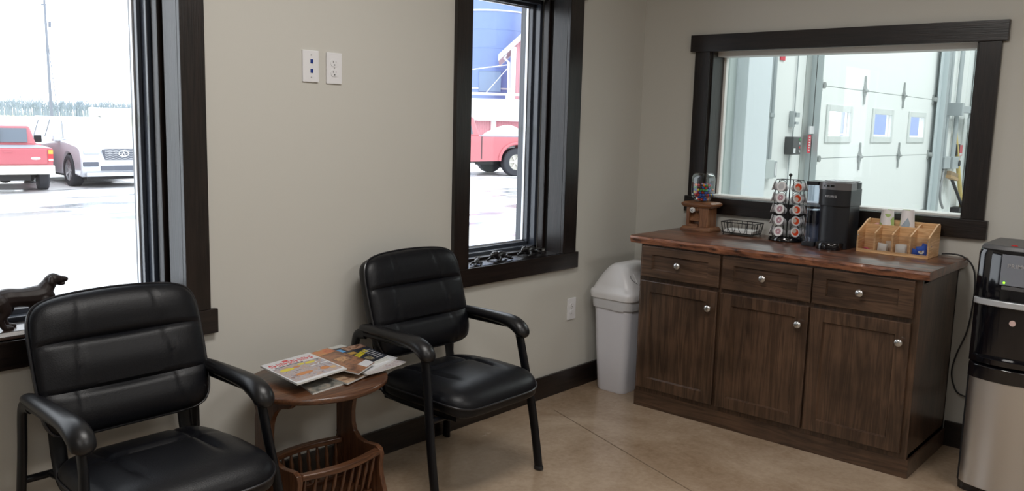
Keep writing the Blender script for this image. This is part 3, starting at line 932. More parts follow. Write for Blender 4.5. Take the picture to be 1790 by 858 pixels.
# ================================================================== TRASH CAN
def rrect(cx, cy, hx, hy, r, z, n=6):
    P = []
    for (sx, sy, a0) in ((1, 1, 0), (-1, 1, pi/2), (-1, -1, pi), (1, -1, 3*pi/2)):
        for k in range(n+1):
            a = a0 + pi/2*k/n
            P.append((cx+sx*(hx-r)+r*cos(a), cy+sy*(hy-r)+r*sin(a), z))
    return P
bn = thing('swing_top_trash_can', (-0.335, -0.19, 0), 'white plastic swing-top trash can between the corner wall and the cabinet', 'trash can')
cx_, cy_ = -0.335, -0.188
mb = MB()
mb.rings([rrect(cx_, cy_, 0.135, 0.075, 0.035, 0.002), rrect(cx_, cy_, 0.152, 0.090, 0.042, 0.0), rrect(cx_, cy_, 0.157, 0.094, 0.043, 0.012),
          rrect(cx_, cy_, 0.166, 0.106, 0.042, 0.22), rrect(cx_, cy_, 0.176, 0.120, 0.042, 0.50), rrect(cx_, cy_, 0.179, 0.124, 0.042, 0.548)])
mb.build('bin_body', M_BIN, bn, angle=60)
mb = MB()   # liner bag folded over the rim
mb.rings([rrect(cx_, cy_, 0.183, 0.127, 0.043, 0.470+0.0), rrect(cx_, cy_, 0.186, 0.131, 0.043, 0.50), rrect(cx_, cy_, 0.187, 0.133, 0.043, 0.545)], cap=False)
bm = mb.bm
for v in bm.verts:
    v.co.z += (0.014*noise.noise(Vector((v.co.x*25, v.co.y*25, 0)))) if v.co.z < 0.48 else 0
    k = 1+0.012*noise.noise(Vector((v.co.x*40, v.co.y*40, v.co.z*30)))
    v.co.x = cx_+(v.co.x-cx_)*k; v.co.y = cy_+(v.co.y-cy_)*k
mb.build('bin_liner', plain('liner_bag_plastic', (0.60, 0.61, 0.64), rough=0.3), bn)
mb = MB()
mb.rings([rrect(cx_, cy_, 0.180, 0.127, 0.045, 0.522), rrect(cx_, cy_, 0.193, 0.139, 0.045, 0.524), rrect(cx_, cy_, 0.197, 0.143, 0.047, 0.548), rrect(cx_, cy_, 0.193, 0.139, 0.047, 0.566), rrect(cx_, cy_, 0.184, 0.131, 0.047, 0.572),
          rrect(cx_, cy_, 0.176, 0.120, 0.05, 0.60), rrect(cx_, cy_, 0.160, 0.090, 0.05, 0.652), rrect(cx_, cy_, 0.142, 0.060, 0.045, 0.692), rrect(cx_, cy_, 0.120, 0.040, 0.035, 0.708), rrect(cx_, cy_, 0.06, 0.015, 0.012, 0.712)])
mb.build('bin_lid', M_BINLID, bn, angle=60)
# swing flap outline on the room-facing slope
mb = MB()
def slope(x, t):   # t 0 bottom .. 1 top along the front slope of the lid
    z = 0.590+0.108*t
    hy = 0.123-0.066*t
    return (x, cy_-hy-0.004, z)
pts = [slope(cx_-0.12, 0.62), slope(cx_-0.125, 0.45), slope(cx_-0.09, 0.20), slope(cx_-0.03, 0.08), slope(cx_+0.06, 0.06), slope(cx_+0.11, 0.25), slope(cx_+0.12, 0.6)]
mb.tube(smooth_path(pts, 6), 0.0018, seg=6)
mb.build('flap_seam', plain('grey_seam', (0.12, 0.12, 0.13), rough=0.6), bn)
MB().obb(Matrix.Translation(slope(cx_+0.0, 0.42)) @ Matrix.Rotation(radians(-31), 4, 'X'), 0.18, 0.005, 0.07, 0.002).build('swing_flap', M_BINLID, bn, smooth=False)

# ================================================================== COUNTER ITEMS
Z0 = TZ
# ------------------------------------------------------------------ candy dispenser
gx, gy = -0.105, -0.488
cd = thing('candy_dispenser', (gx, gy, Z0), 'wooden candy dispenser with glass jar of coloured candies at the left end of the countertop', 'candy dispenser')
mb = MB()
def frust(mb, cx, cy, hx0, hy0, z0, hx1, hy1, z1):
    return mb.rings([[(cx-hx0, cy-hy0, z0), (cx+hx0, cy-hy0, z0), (cx+hx0, cy+hy0, z0), (cx-hx0, cy+hy0, z0)],
                     [(cx-hx1, cy-hy1, z1), (cx+hx1, cy-hy1, z1), (cx+hx1, cy+hy1, z1), (cx-hx1, cy+hy1, z1)]])
mb.box(gx-0.068, gx+0.060, gy-0.090, gy+0.090, Z0, Z0+0.010)
frust(mb, gx-0.004, gy, 0.064, 0.090, Z0+0.010, 0.056, 0.080, Z0+0.024)
mb.build('base', gumw('Y'), cd, smooth=False, bev=0.0015)
# housing with an open dispensing niche in the front left half
mb = MB()
x0, x1 = gx-0.050, gx+0.045
z0, z1 = Z0+0.024, Z0+0.128
y0, y1 = gy-0.066, gy+0.066
mb.box(x0+0.03, x1, y0, y1, z0, z1)
mb.box(x0, x0+0.03, y0, gy-0.012, z0, z1)
mb.box(x0, x0+0.03, y1-0.018, y1, z0, z1)
mb.box(x0, x0+0.03, gy-0.012, y1-0.018, z1-0.018, z1)
mb.build('housing', gumw('Z'), cd, smooth=False, bev=0.001)
mb = MB()
mb.prism([(x0+0.002, z0+0.030), (x0+0.030, z0+0.075), (x0+0.030, z0+0.030)], 'xz', gy-0.010, y1-0.020)
mb.build('dispensing_chute', gumw('X'), cd, smooth=False)
MB().box(x0-0.004, x0+0.008, gy-0.010, y1-0.019, z0, z0+0.012).build('catch_lip', gumw('Y'), cd, smooth=False)
mb = MB()
frust(mb, gx-0.003, gy, 0.054, 0.080, Z0+0.128, 0.062, 0.092, Z0+0.140)
mb.box(gx-0.065, gx+0.059, gy-0.092, gy+0.092, Z0+0.140, Z0+0.150)
frust(mb, gx-0.003, gy, 0.062, 0.092, Z0+0.150, 0.050, 0.078, Z0+0.158)
mb.build('top_plate', gumw('Y'), cd, smooth=False, bev=0.001)
MY90 = Matrix.Rotation(-pi/2, 3, 'Y')
kn = MB().lathe([(0, 0), (0.004, 0), (0.004, 0.008), (0.0145, 0.010), (0.0155, 0.015), (0.013, 0.021), (0, 0.023)], (x0, gy+0.022, Z0+0.113), 20, MY90).build('knob', plain('white_ceramic', (0.75, 0.75, 0.73), rough=0.2), cd)
mb = MB()
for a in (45, 135):
    mb.obb(Matrix.Translation((x0-0.0235, gy+0.022, Z0+0.113)) @ Matrix.Rotation(radians(a), 4, 'X'), 0.001, 0.018, 0.0028)
mb.build('knob_cross', plain('grey_print_ink', (0.12, 0.12, 0.14), rough=0.4), kn, smooth=False)
# jar (inverted squarish glass jar)
jz = Z0+0.158
jr = MB()
jprof = [(0.026, 0.0, 0.012), (0.034, 0.006, 0.018), (0.050, 0.026, 0.022), (0.053, 0.045, 0.020), (0.053, 0.125, 0.020), (0.050, 0.143, 0.022), (0.042, 0.154, 0.022), (0.030, 0.159, 0.016)]
jr.rings([rrect(gx, gy+0.0, h*0.88, h, r*0.9, jz+z) for h, z, r in jprof])
jr.build('glass_jar', glass('jar_glass', (0.93, 0.97, 0.96), 2.2), cd, angle=60)
# candies
cols_ = dict(red=(0.55, 0.025, 0.02), green=(0.04, 0.30, 0.05), blue=(0.02, 0.10, 0.45), yellow=(0.75, 0.55, 0.02), orange=(0.75, 0.20, 0.02), brown=(0.06, 0.02, 0.012))
random.seed(11)
cm = {}
for k, c in cols_.items():
    mb = MB(); mb.sphere((0, 0, 0), 0.0074, seg=12, ring=8)
    me_o = mb.build('candy', plain('candy_'+k, c, rough=0.2, coat=0.5), None, world=False)
    cm[k] = me_o
pts = []
layer = 0; z = jz+0.012
while z < jz+0.098:
    hh = 0.020 if z < jz+0.02 else (0.031 if z < jz+0.03 else 0.040)
    hx = hh*0.86
    off = 0.0078*(layer % 2)
    yy = -hh+off
    while yy <= hh:
        xx = -hx+off*0.8
        while xx <= hx:
            if z < jz+0.085 or random.random() < 0.6:
                pts.append((gx+xx+random.uniform(-.0006, .0006), gy+yy+random.uniform(-.0006, .0006), z+random.uniform(-.0004, .0004)))
            xx += 0.0166
        yy += 0.0166
    z += 0.0131; layer += 1
keys = list(cols_)
first = dict.fromkeys(keys, True)
for p in pts:
    k = random.choices(keys, (26, 20, 24, 12, 14, 6))[0]
    if p[2] < jz+0.05 and k == 'green': k = 'blue'
    if first[k]: o = cm[k]; first[k] = False
    else:
        o = cm[k].copy(); COL.objects.link(o)
    o.location = p
    tag(o, 'small round %s candy inside the glass jar of the wooden candy dispenser' % k, 'candy', '%s candies in the candy jar' % k)
for k in keys:
    if first[k]: bpy.data.objects.remove(cm[k])

# ------------------------------------------------------------------ wire basket with napkins
wx, wy = -0.115, -0.735
wb = thing('wire_basket', (wx, wy, Z0), 'small black wire basket between the candy dispenser and the pod carousel', 'basket')
hx, hy, hz = 0.060, 0.096, 0.068
def rr3(hx, hy, z, r=0.012): return [Vector(p) for p in rrect(wx, wy, hx, hy, r, z, 4)]
MB().tube(rr3(hx, hy, Z0+hz), 0.0024, seg=8, closed=True).build('rim', M_WIRE, wb)
MB().tube(rr3(hx-0.008, hy-0.008, Z0+0.012), 0.0020, seg=8, closed=True).build('bottom_ring', M_WIRE, wb)
mb = MB()
def upr(a, b): mb.tube([a, b], 0.0013, seg=6)
for i in range(7):
    t = -1+2*i/6
    for s in (-1, 1):
        if i in (2, 3) and s == -1: continue
        mb.tube([(wx+s*hx, wy+t*hy*0.93, Z0+hz), (wx+s*(hx-0.008), wy+t*(hy-0.01)*0.93, Z0+0.012)], 0.0015, seg=6)
for i in range(4):
    t = -1+2*i/3
    for s in (-1, 1):
        mb.tube([(wx+t*hx*0.85, wy+s*hy, Z0+hz), (wx+t*(hx-0.008)*0.85, wy+s*(hy-0.008), Z0+0.012)], 0.0015, seg=6)
# decorative bent loops on the room side
for yc_ in (0.030, -0.030):
    P = [(wx-hx, wy+yc_+0.020, Z0+hz), (wx-hx+0.002, wy+yc_+0.020, Z0+0.035), (wx-hx+0.005, wy+yc_+0.008, Z0+0.016), (wx-hx+0.005, wy+yc_-0.008, Z0+0.016), (wx-hx+0.002, wy+yc_-0.018, Z0+0.035), (wx-hx, wy+yc_-0.018, Z0+hz)]
    mb.tube(smooth_path(P, 4), 0.0017, seg=6)
mb.build('wire_sides', M_WIRE, wb)
mb = MB()
for i in range(5):
    t = -0.8+1.6*i/4
    mb.tube([(wx-hx+0.008, wy+t*hy, Z0+0.012), (wx+hx-0.008, wy+t*hy, Z0+0.012)], 0.0014, seg=6)
for sx in (-1, 1):
    for sy in (-1, 1): mb.tube([(wx+sx*0.045, wy+sy*0.08, Z0+0.012), (wx+sx*0.047, wy+sy*0.084, Z0)], 0.0022, seg=6)
mb.build('wire_bottom', M_WIRE, wb)
mb = MB()
for k in range(5):
    mb.obb(Matrix.Translation((wx+0.001*k, wy-0.001*k, Z0+0.017+0.0030*k)) @ Matrix.Rotation(radians(1.5*k-3), 4, 'Z'), 0.094, 0.160, 0.0026, 0.001)
tag(mb.build('paper_napkins', plain('white_napkin', (0.78, 0.78, 0.77), rough=0.8), None, smooth=False), 'short stack of white paper napkins lying in the black wire basket', 'napkins')

# ------------------------------------------------------------------ pod carousel
px_, py_ = -0.125, -0.985
pc = thing('pod_carousel', (px_, py_, Z0), 'black wire coffee pod carousel on the countertop beside the coffee maker', 'pod holder')
MB().lathe([(0, 0), (0.078, 0), (0.088, 0.004), (0.088, 0.010), (0.083, 0.020), (0.070, 0.024), (0, 0.025)], (px_, py_, Z0), 40).build('base', M_BLACKP, pc)
MB().cyl((px_, py_, Z0+0.02), (px_, py_, Z0+0.325), 0.0030, seg=10).build('pole', M_WIRE, pc)
MB().sphere((px_, py_, Z0+0.333), 0.0088).build('finial', M_WIRE, pc)
NC = 6
view = radians(203.2)      # the carousel's front seam points into the room
angs = [view + radians(60)*(k+0.5) for k in range(-3, 3)]
tiers = [Z0+0.052+0.0565*i for i in range(5)]
tilt = radians(14)
for ai, a in enumerate(angs):
    e = Vector((cos(a), sin(a), 0)); l = Vector((-sin(a), cos(a), 0))
    mb = MB()
    for s in (-1, 1):
        P = [Vector((px_, py_, Z0+0.018)) + e*0.066 + l*s*0.02]
        for tz in tiers:
            c = Vector((px_, py_, tz)) + e*0.074
            P.append(c + l*s*0.0235 + Vector((0, 0, -0.006)))
            P.append(c + l*s*0.0205 + e*-0.006 + Vector((0, 0, 0.024)))
        P.append(Vector((px_, py_, tiers[-1]+0.031)) + e*0.058 + l*s*0.014)
        P.append(Vector((px_, py_, tiers[-1]+0.032)) + e*0.004)
        mb.tube(smooth_path([tuple(q) for q in P], 4), 0.0013, seg=6)
    for tz in tiers:
        c = Vector((px_, py_, tz)) + e*0.0785
        n = (e*cos(tilt) + Vector((0, 0, sin(tilt))))
        u2 = l; v2 = n.cross(u2)
        mb.tube([c + (u2*cos(2*pi*k/20) + v2*sin(2*pi*k/20))*0.0238 for k in range(20)], 0.0014, seg=6, closed=True)
    mb.build('wire_column', M_WIRE, pc)
def pod_meshes():
    # local +X is the lid direction
    MX = Matrix.Rotation(pi/2, 3, 'Y')
    o = {}
    body = MB().lathe([(0, -0.043), (0.0165, -0.043), (0.0175, -0.041), (0.0215, -0.004), (0.0250, -0.002), (0.0252, 0.0), (0.0, 0.0)], (0, 0, 0), 28, MX)
    return body
def lid_mat(kind):
    nm = 'pod_lid_'+kind
    m, nt, b = base_mat(nm)
    L = nt.links.new
    tc = nt.nodes.new('ShaderNodeTexCoord')
    sp = nt.nodes.new('ShaderNodeSeparateXYZ'); L(tc.outputs['Object'], sp.inputs[0])
    def math_(op, a, b_=None):
        n = nt.nodes.new('ShaderNodeMath'); n.operation = op
        for i, v in enumerate((a, b_)):
            if v is None: continue
            if isinstance(v, (int, float)): n.inputs[i].default_value = v
            else: L(v, n.inputs[i])
        return n.outputs[0]
    r = math_('SQRT', math_('ADD', math_('MULTIPLY', sp.outputs[1], sp.outputs[1]), math_('MULTIPLY', sp.outputs[2], sp.outputs[2])))
    def step(a, lo, hi):
        n = nt.nodes.new('ShaderNodeMapRange'); n.inputs[1].default_value = lo; n.inputs[2].default_value = hi
        L(a, n.inputs[0]); return n.outputs[0]
    def mix(f, a, c):
        n = nt.nodes.new('ShaderNodeMix'); n.data_type = 'RGBA'
        L(f, n.inputs[0])
        for i, v in ((6, a), (7, c)):
            if isinstance(v, tuple): n.inputs[i].default_value = (*v, 1)
            else: L(v, n.inputs[i])
        return n.outputs[2]
    white = (0.74, 0.72, 0.72)
    if kind == 'pink':
        an = math_('ARCTAN2', sp.outputs[1], sp.outputs[2])
        sec = step(math_('SINE', math_('MULTIPLY', an, 8)), -0.2, 0.3)
        inner = mix(sec, (0.30, 0.17, 0.21), (0.55, 0.30, 0.33))
        col = mix(step(r, 0.0145, 0.0160), inner, white)
        col = mix(step(r, 0.0040, 0.0030), col, white)
    elif kind == 'orange':
        # crescent swoosh
        d = math_('SQRT', math_('ADD', math_('POWER', math_('ADD', sp.outputs[1], -0.006), 2), math_('POWER', math_('ADD', sp.outputs[2], 0.006), 2)))
        inner = mix(step(d, 0.0105, 0.012), (0.62, 0.50, 0.42), (0.72, 0.075, 0.02))
        col = mix(step(r, 0.0165, 0.018), inner, white)
    else:
        col = mix(step(r, 0.015, 0.017), (0.50, 0.50, 0.51), white)
    L(col, b.inputs['Base Color'])
    setp(b, rough=0.3)
    return m
LM = {k: lid_mat(k) for k in ('pink', 'orange', 'plain')}
M_POD = plain('pod_cup_plastic', (0.66, 0.65, 0.67), rough=0.35)
protos = {}
def pod(kind):
    if kind not in protos:
        r = bpy.data.objects.new('coffee_pod', None); COL.objects.link(r)
        pod_meshes().build('cup', M_POD, r, world=False, angle=35)
        MX = Matrix.Rotation(pi/2, 3, 'Y')
        MB().lathe([(0, 0.0002), (0.0245, 0.0002), (0.0240, 0.0012), (0.0, 0.0012)], (0, 0, 0), 28, MX).build('lid', LM[kind], r, world=False, angle=35)
        protos[kind] = r
        return r
    return copy_tree(protos[kind])
tname = ['bottom', 'second from bottom', 'middle', 'second from top', 'top']
cname = {0: 'hidden', 1: 'far right column', 2: 'front right column', 3: 'front left column', 4: 'far left column', 5: 'back'}
order = sorted(range(NC), key=lambda i: abs(((angs[i]-view+pi) % (2*pi))-pi))
use = order[:4]
for ai in use:
    dl = ((angs[ai]-view+pi) % (2*pi))-pi
    # positive angle difference means toward +... decide the side by projecting on the camera's right
    e = Vector((cos(angs[ai]), sin(angs[ai]), 0))
    sd = e.dot(Vector((0.656, -0.755, 0)))
    cn = ('front right' if sd > 0 else 'front left') if abs(dl) < radians(40) else ('far right' if sd > 0 else 'far left')
    for ti, tz in enumerate(tiers):
        kind = 'pink' if sd < 0 else 'orange'
        if cn == 'front left' and ti == 4: kind = 'plain'
        o = pod(kind)
        n = e*cos(tilt) + Vector((0, 0, sin(tilt)))
        y_ = Vector((0, 0, 1)).cross(n).normalized(); z_ = n.cross(y_)
        M = Matrix((n, y_, z_)).transposed().to_4x4() @ Matrix.Rotation(0.5*ti+ai, 4, 'X')
        M.translation = Vector((px_, py_, tz)) + e*0.081
        o.matrix_world = M
        o.location = M.translation; o.rotation_euler = M.to_euler()
        look = {'pink': 'pink segmented', 'orange': 'orange swoosh', 'plain': 'plain silver'}[kind]
        tag(o, 'white pod with %s lid, %s tier, %s column of carousel' % (look, tname[ti], cn), 'coffee pod', 'coffee pods in the wire carousel')

# ------------------------------------------------------------------ coffee maker
kx0, kx1 = -0.262, -0.085
ky0, ky1 = -1.330, -1.178      # right / left sides as seen
kz = Z0
km = thing('coffee_maker', (-0.18, -1.25, Z0), 'slim black single-serve coffee maker with grey lid and side water tank', 'coffee maker')
def dshape(x_front, x_back, hy_, cyy, z, bow, n=10, r=0.012):
    """rounded front footprint"""
    P = [(x_back, cyy-hy_, z), (x_back, cyy+hy_, z)]
    for i in range(n+1):
        t = i/n
        yy = cyy+hy_*(1-2*t)
        P.append((x_front + bow*(1-2*t)**2*1.0 + 0.010*max(0, abs(1-2*t)-0.85)/0.15, yy, z))
    return P
kc = (ky0+ky1)/2; kh = (ky1-ky0)/2
mb = MB()
mb.rings([dshape(kx0+0.012, kx1, kh-0.004, kc, kz+z, 0.022) for z in (0.0, 0.232)])
mb.build('tower', M_BLACKM, km, angle=40, bev=0.002)
mb = MB()
mb.rings([dshape(kx0+0.001, kx1, kh, kc, kz+z, 0.022) for z in (0.206, 0.210, 0.286)])
mb.build('brew_head', M_BLACKM, km, angle=40, bev=0.0015)
MB().rings([dshape(kx0+0.012, kx1-0.002, kh-0.003, kc, kz+z, 0.022) for z in (0.286, 0.316)]).build('top_housing', M_BLACKM, km, angle=40)
mb = MB()
mb.rings([dshape(kx0-0.002, kx0+0.10, kh+0.001, kc, kz+z, 0.022) for z in (0.283, 0.316)] + [dshape(kx0+0.004, kx0+0.10, kh-0.006, kc, kz+0.320, 0.022)])
mb.build('lid_band', plain('dark_silver_plastic', (0.19, 0.18, 0.19), rough=0.32, metal=0.6), km, angle=40)
mb = MB()
mb.rings([dshape(kx0-0.004, kx0+0.02, kh*0.55, kc+0.010, kz+z, 0.014) for z in (0.296, 0.305)])
mb.build('lid_handle', M_BLACKP, km, angle=40)
MB().rings([dshape(kx0+0.03, kx1, kh-0.012, kc, kz+z, 0.02) for z in (0.318, 0.323)]).build('top_cover', plain('smoke_grey_plastic', (0.25, 0.25, 0.26), rough=0.25), km, angle=40)
# drip tray
mb = MB()
def tray(z, g): 
    P = [(kx0+0.03, kc-0.060+g, kz+z), (kx0+0.03, kc+0.060-g, kz+z)]
    for i in range(17):
        a = pi/2+pi*i/16
        P.append((kx0+0.0-0.0+(0.046-g)*cos(a)*1.0, kc+(0.060-g)*sin(a), kz+z))
    return P
mb.rings([tray(0, 0.002), tray(0.004, 0), tray(0.028, 0), tray(0.033, 0.004)])
dt = mb.build('drip_tray', M_BLACKP, km, angle=40)
MB().rings([tray(0.0331, 0.012), tray(0.0345, 0.012)]).build('drip_grate', plain('dark_steel', (0.08, 0.08, 0.09), rough=0.3, metal=0.8), dt, smooth=False)
# side water tank
tx0, tx1, ty0, ty1 = -0.235, -0.125, -1.176, -1.118
MB().box(tx0-0.01, tx1+0.03, ty0, ty1+0.004, kz, kz+0.022, 0.004).build('tank_base', M_BLACKM, km, smooth=False)
mb = MB()
mb.rings([rrect((tx0+tx1)/2, (ty0+ty1)/2, 0.055, 0.028, 0.014, kz+z) for z in (0.022, 0.20, 0.297)])
mb.build('water_tank', glass('tank_plastic', (0.80, 0.84, 0.92), 2.5), km, angle=60)
MB().rings([rrect((tx0+tx1)/2, (ty0+ty1)/2, 0.052, 0.025, 0.012, kz+z) for z in (0.024, 0.175)]).build('tank_water', glass('tank_water_mat', (0.72, 0.76, 0.88), 1.5), km, angle=60)
MB().box(tx0-0.004, tx1+0.004, ty0+0.001, ty1+0.002, kz+0.297, kz+0.316, 0.003).build('tank_lid', M_BLACKM, km, smooth=False)
me = text_mesh('KEURIG', 0.0135, 0.0003, 1.25, 0.0004)
mb = MB().add_mesh(me, frame_to((0, -1, 0), (0, 0, 1), (kx0-0.0008, kc+0.034, kz+0.247)))
for v in mb.bm.verts:   # wrap onto the bowed front
    t = (v.co.y-kc)/kh
    v.co.x += 0.022*t*t - 0.0004
mb.build('brand_lettering', plain('silver_letter', (0.45, 0.45, 0.47), rough=0.3, metal=0.3), km, smooth=False)

# ------------------------------------------------------------------ bamboo organiser
ox0, ox1 = -0.225, -0.060
oy0, oy1 = -1.690, -1.372
og = thing('bamboo_organizer', ((ox0+ox1)/2, (oy0+oy1)/2, Z0), 'bamboo condiment organizer with four slanted compartments and clear front', 'organizer')
pt = 0.007
def divider(y, hf=0.098, hb=0.158):
    P = [(ox0, Z0+0.001), (ox1, Z0+0.001), (ox1, Z0+hb-0.010), (ox1-0.012, Z0+hb), (ox1-0.045, Z0+hb-0.004), (ox0+0.012, Z0+hf+0.006), (ox0, Z0+hf)]
    return MB().prism(P, 'xz', y-pt/2, y+pt/2)
for k in range(5):
    y = oy0+pt/2 + (oy1-oy0-pt)*k/4
    full = k in (0, 4)
    divider(y, 0.096, 0.150 if full else 0.140).build('side_panel' if full else 'divider', bamw('X'), og, smooth=False, bev=0.001)
MB().box(ox0, ox1, oy0+pt, oy1-pt, Z0+0.001, Z0+0.008).build('bottom_board', bamw('Y'), og, smooth=False)
MB().box(ox1-pt, ox1, oy0+pt, oy1-pt, Z0+0.008, Z0+0.148).build('back_board', bamw('Y'), og, smooth=False)
MB().box(ox0+0.085, ox0+0.092, oy0+pt, oy1-pt, Z0+0.008, Z0+0.128).build('inner_board', bamw('Y'), og, smooth=False)
MB().box(ox0-0.0005, ox0+0.006, oy0+0.001, oy1-0.001, Z0+0.001, Z0+0.016).build('front_strip', bamw('Y'), og, smooth=False)
MB().box(ox0-0.0035, ox0-0.0008, oy0+0.002, oy1-0.002, Z0+0.010, Z0+0.094).build('clear_front', glass('acrylic', (0.95, 0.95, 0.95), 1.6), og, smooth=False)
for y in (oy0+0.006, oy1-0.006):
    MB().cyl((ox0-0.0055, y, Z0+0.080), (ox0-0.003, y, Z0+0.080), 0.0028, seg=10).build('screw', M_CHROME, og)
cw = (oy1-oy0-pt)/4
def comp(k): return oy1-pt/2-cw*(k+0.5)      # compartment centre, k=0 leftmost
MPINK = plain('pink_packet_paper', (0.55, 0.05, 0.14), rough=0.5)
MPPALE = plain('pale_pink_packet_paper', (0.78, 0.42, 0.38), rough=0.5)
MWP = plain('white_packet_paper', (0.74, 0.73, 0.71), rough=0.6)
MBL = plain('blue_packet_foil', (0.02, 0.10, 0.55), rough=0.25)
def packet(x, y, z, sx, sy, sz, rx, ry, rz_, mat, name, label, group=None, cat='packet'):
    mb = MB()
    M = Matrix.Translation((x, y, z)) @ Matrix.Rotation(rz_, 4, 'Z') @ Matrix.Rotation(rx, 4, 'X') @ Matrix.Rotation(ry, 4, 'Y')
    def fn(u, v):
        a = (u-0.5)*sx; b = (v-0.5)*sy
        h = sz*(1-(2*u-1)**4)*(1-(2*v-1)**4)
        return M @ Vector((a, b, h))
    def fn2(u, v):
        p = fn(u, v); a = (u-0.5)*sx; b = (v-0.5)*sy
        h = sz*(1-(2*u-1)**4)*(1-(2*v-1)**4)
        return M @ Vector((a, b, -h*0.4-0.0004))
    mb.grid(fn, 9, 9); mb.grid(fn2, 9, 9)
    return tag(mb.build(name, mat, None), label, cat, group)
c0 = comp(0)
packet(ox0+0.030, c0-0.004, Z0+0.014, 0.045, 0.030, 0.004, 0.25, -0.2, 1.2, MPINK, 'sweetener_packet', 'dark pink sweetener packet lying crosswise in the leftmost organizer compartment', 'pink packets in the organizer')
packet(ox0+0.045, c0+0.010, Z0+0.013, 0.048, 0.028, 0.004, 0.1, 0.1, 0.5, MPINK, 'sweetener_packet', 'dark pink sweetener packet beneath another in the leftmost organizer compartment', 'pink packets in the organizer')
packet(ox0+0.112, c0+0.018, Z0+0.112, 0.004, 0.030, 0.012, 0.1, 0.25, 0.1, MPPALE, 'sweetener_packet', 'pale pink packet standing at the left behind the inner board of the organizer', 'pink packets in the organizer')
packet(ox0+0.115, c0-0.012, Z0+0.118, 0.006, 0.044, 0.016, -0.1, 0.3, -0.1, MPPALE, 'sweetener_packet', 'pale pink packet standing nearer the first divider behind the organizer inner board', 'pink packets in the organizer')
c1 = comp(1)
def standing(x, y, wdt, ht, tilt_, mat, label, group):
    mb = MB()
    M = Matrix.Translation((x, y, Z0+0.008)) @ Matrix.Rotation(tilt_, 4, 'X') @ Matrix.Rotation(-0.15, 4, 'Y')
    def fn(s):
        def g(u, v):
            return M @ Vector((s*0.005*(1-(2*u-1)**4)*(1-(2*v-1)**2), (u-0.5)*wdt, v*ht))
        return g
    mb.grid(fn(1), 9, 9); mb.grid(fn(-1), 9, 9)
    return tag(mb.build('sugar_packet', mat, None), label, 'packet', group)
G = 'white packets in the organizer'
standing(ox0+0.022, c1+0.012, 0.040, 0.042, 0.12, MWP, 'white sugar packet leaning at the front left of the second organizer compartment', G)
standing(ox0+0.034, c1+0.008, 0.040, 0.040, 0.05, MWP, 'white sugar packet directly behind the front one in the second organizer compartment', G)
standing(ox0+0.060, c1-0.016, 0.034, 0.052, -0.1, plain('cream_packet_paper', (0.66, 0.55, 0.45), rough=0.6), 'cream coloured packet at the back right of the second organizer compartment', G)
c2 = comp(2)
standing(ox0+0.020, c2+0.006, 0.046, 0.043, 0.05, MWP, 'white sugar packet standing frontmost in the third organizer compartment', G)
standing(ox0+0.032, c2+0.002, 0.046, 0.046, -0.03, MWP, 'white sugar packet standing behind the front one in the third organizer compartment', G)
c3 = comp(3)
G = 'blue packets in the organizer'
standing(ox0+0.024, c3+0.022, 0.028, 0.032, 0.1, MBL, 'plain blue creamer packet at the left of the rightmost organizer compartment', G)['category'] = 'packet'
b_ = standing(ox0+0.020, c3-0.012, 0.040, 0.048, -0.2, MBL, 'blue packet with a white flower in the rightmost organizer compartment', G)
standing(ox0+0.050, c3-0.010, 0.042, 0.056, 0.25, MBL, 'blue packet tilted behind the flower packet in the rightmost organizer compartment', G)
mb = MB()
for k in range(9):
    a = 2*pi*k/9
    c = Vector((ox0+0.0125, c3-0.008+0.0085*cos(a), Z0+0.031+0.0085*sin(a)))
    mb.sphere(c, 0.0045, (0.35, 1, 1), 8, 6)
fl = mb.build('flower_print', plain('white_print', (0.75, 0.75, 0.72), rough=0.4), None)
bl = b_.location.copy(); fl.location = fl.location - bl; fl.parent = b_
MB().sphere((ox0+0.0105, c3-0.008, Z0+0.031), 0.004, (0.35, 1, 1), 8, 6).build('flower_centre', plain('tan_print', (0.55, 0.35, 0.12), rough=0.4), b_)
# paper cups behind the organiser boards, upside down
def cup(y, z0, label, rot):
    r = thing('paper_cup', (ox1-0.040, y, z0), label, 'cup', 'paper cups standing in the organizer')
    m, nt, b = base_mat('floral_paper_cup')
    tc = nt.nodes.new('ShaderNodeTexCoord'); v = nt.nodes.new('ShaderNodeTexVoronoi'); v.inputs['Scale'].default_value = 28
    mp = nt.nodes.new('ShaderNodeMapping'); mp.inputs['Rotation'].default_value = (0, 0, rot); mp.inputs['Location'].default_value = (rot, rot*2, 0.3)
    nt.links.new(tc.outputs['Object'], mp.inputs[0]); nt.links.new(mp.outputs[0], v.inputs['Vector'])
    cr = nt.nodes.new('ShaderNodeValToRGB'); cr.color_ramp.interpolation = 'CONSTANT'
    e = cr.color_ramp.elements; e[0].position = 0; e[0].color = (0.76, 0.72, 0.72, 1); e[1].position = 0.62; e[1].color = (0.36, 0.48, 0.16, 1)
    q = e.new(0.76); q.color = (0.30, 0.36, 0.42, 1); q = e.new(0.86); q.color = (0.72, 0.55, 0.56, 1)
    nt.links.new(v.outputs['Color'], cr.inputs[0]); nt.links.new(cr.outputs[0], b.inputs['Base Color']); setp(b, rough=0.5)
    MB().lathe([(0.0, 0), (0.0285, 0), (0.0335, 0.0), (0.034, 0.004), (0.0325, 0.006), (0.0285, 0.070), (0.027, 0.072), (0.0265, 0.070), (0.0, 0.069)][::-1] if False else
               [(0.030, 0.0), (0.0335, 0.0), (0.0340, 0.003), (0.0322, 0.006), (0.0272, 0.078), (0.0262, 0.080), (0.0250, 0.080), (0.0250, 0.076), (0.0, 0.076)], (ox1-0.040, y, z0), 32).build('cup_wall', m, r, angle=40)
    return r
cup(-1.462, Z0+0.118, 'floral paper cup on the left, upside down in the back of the organizer', 0.3)
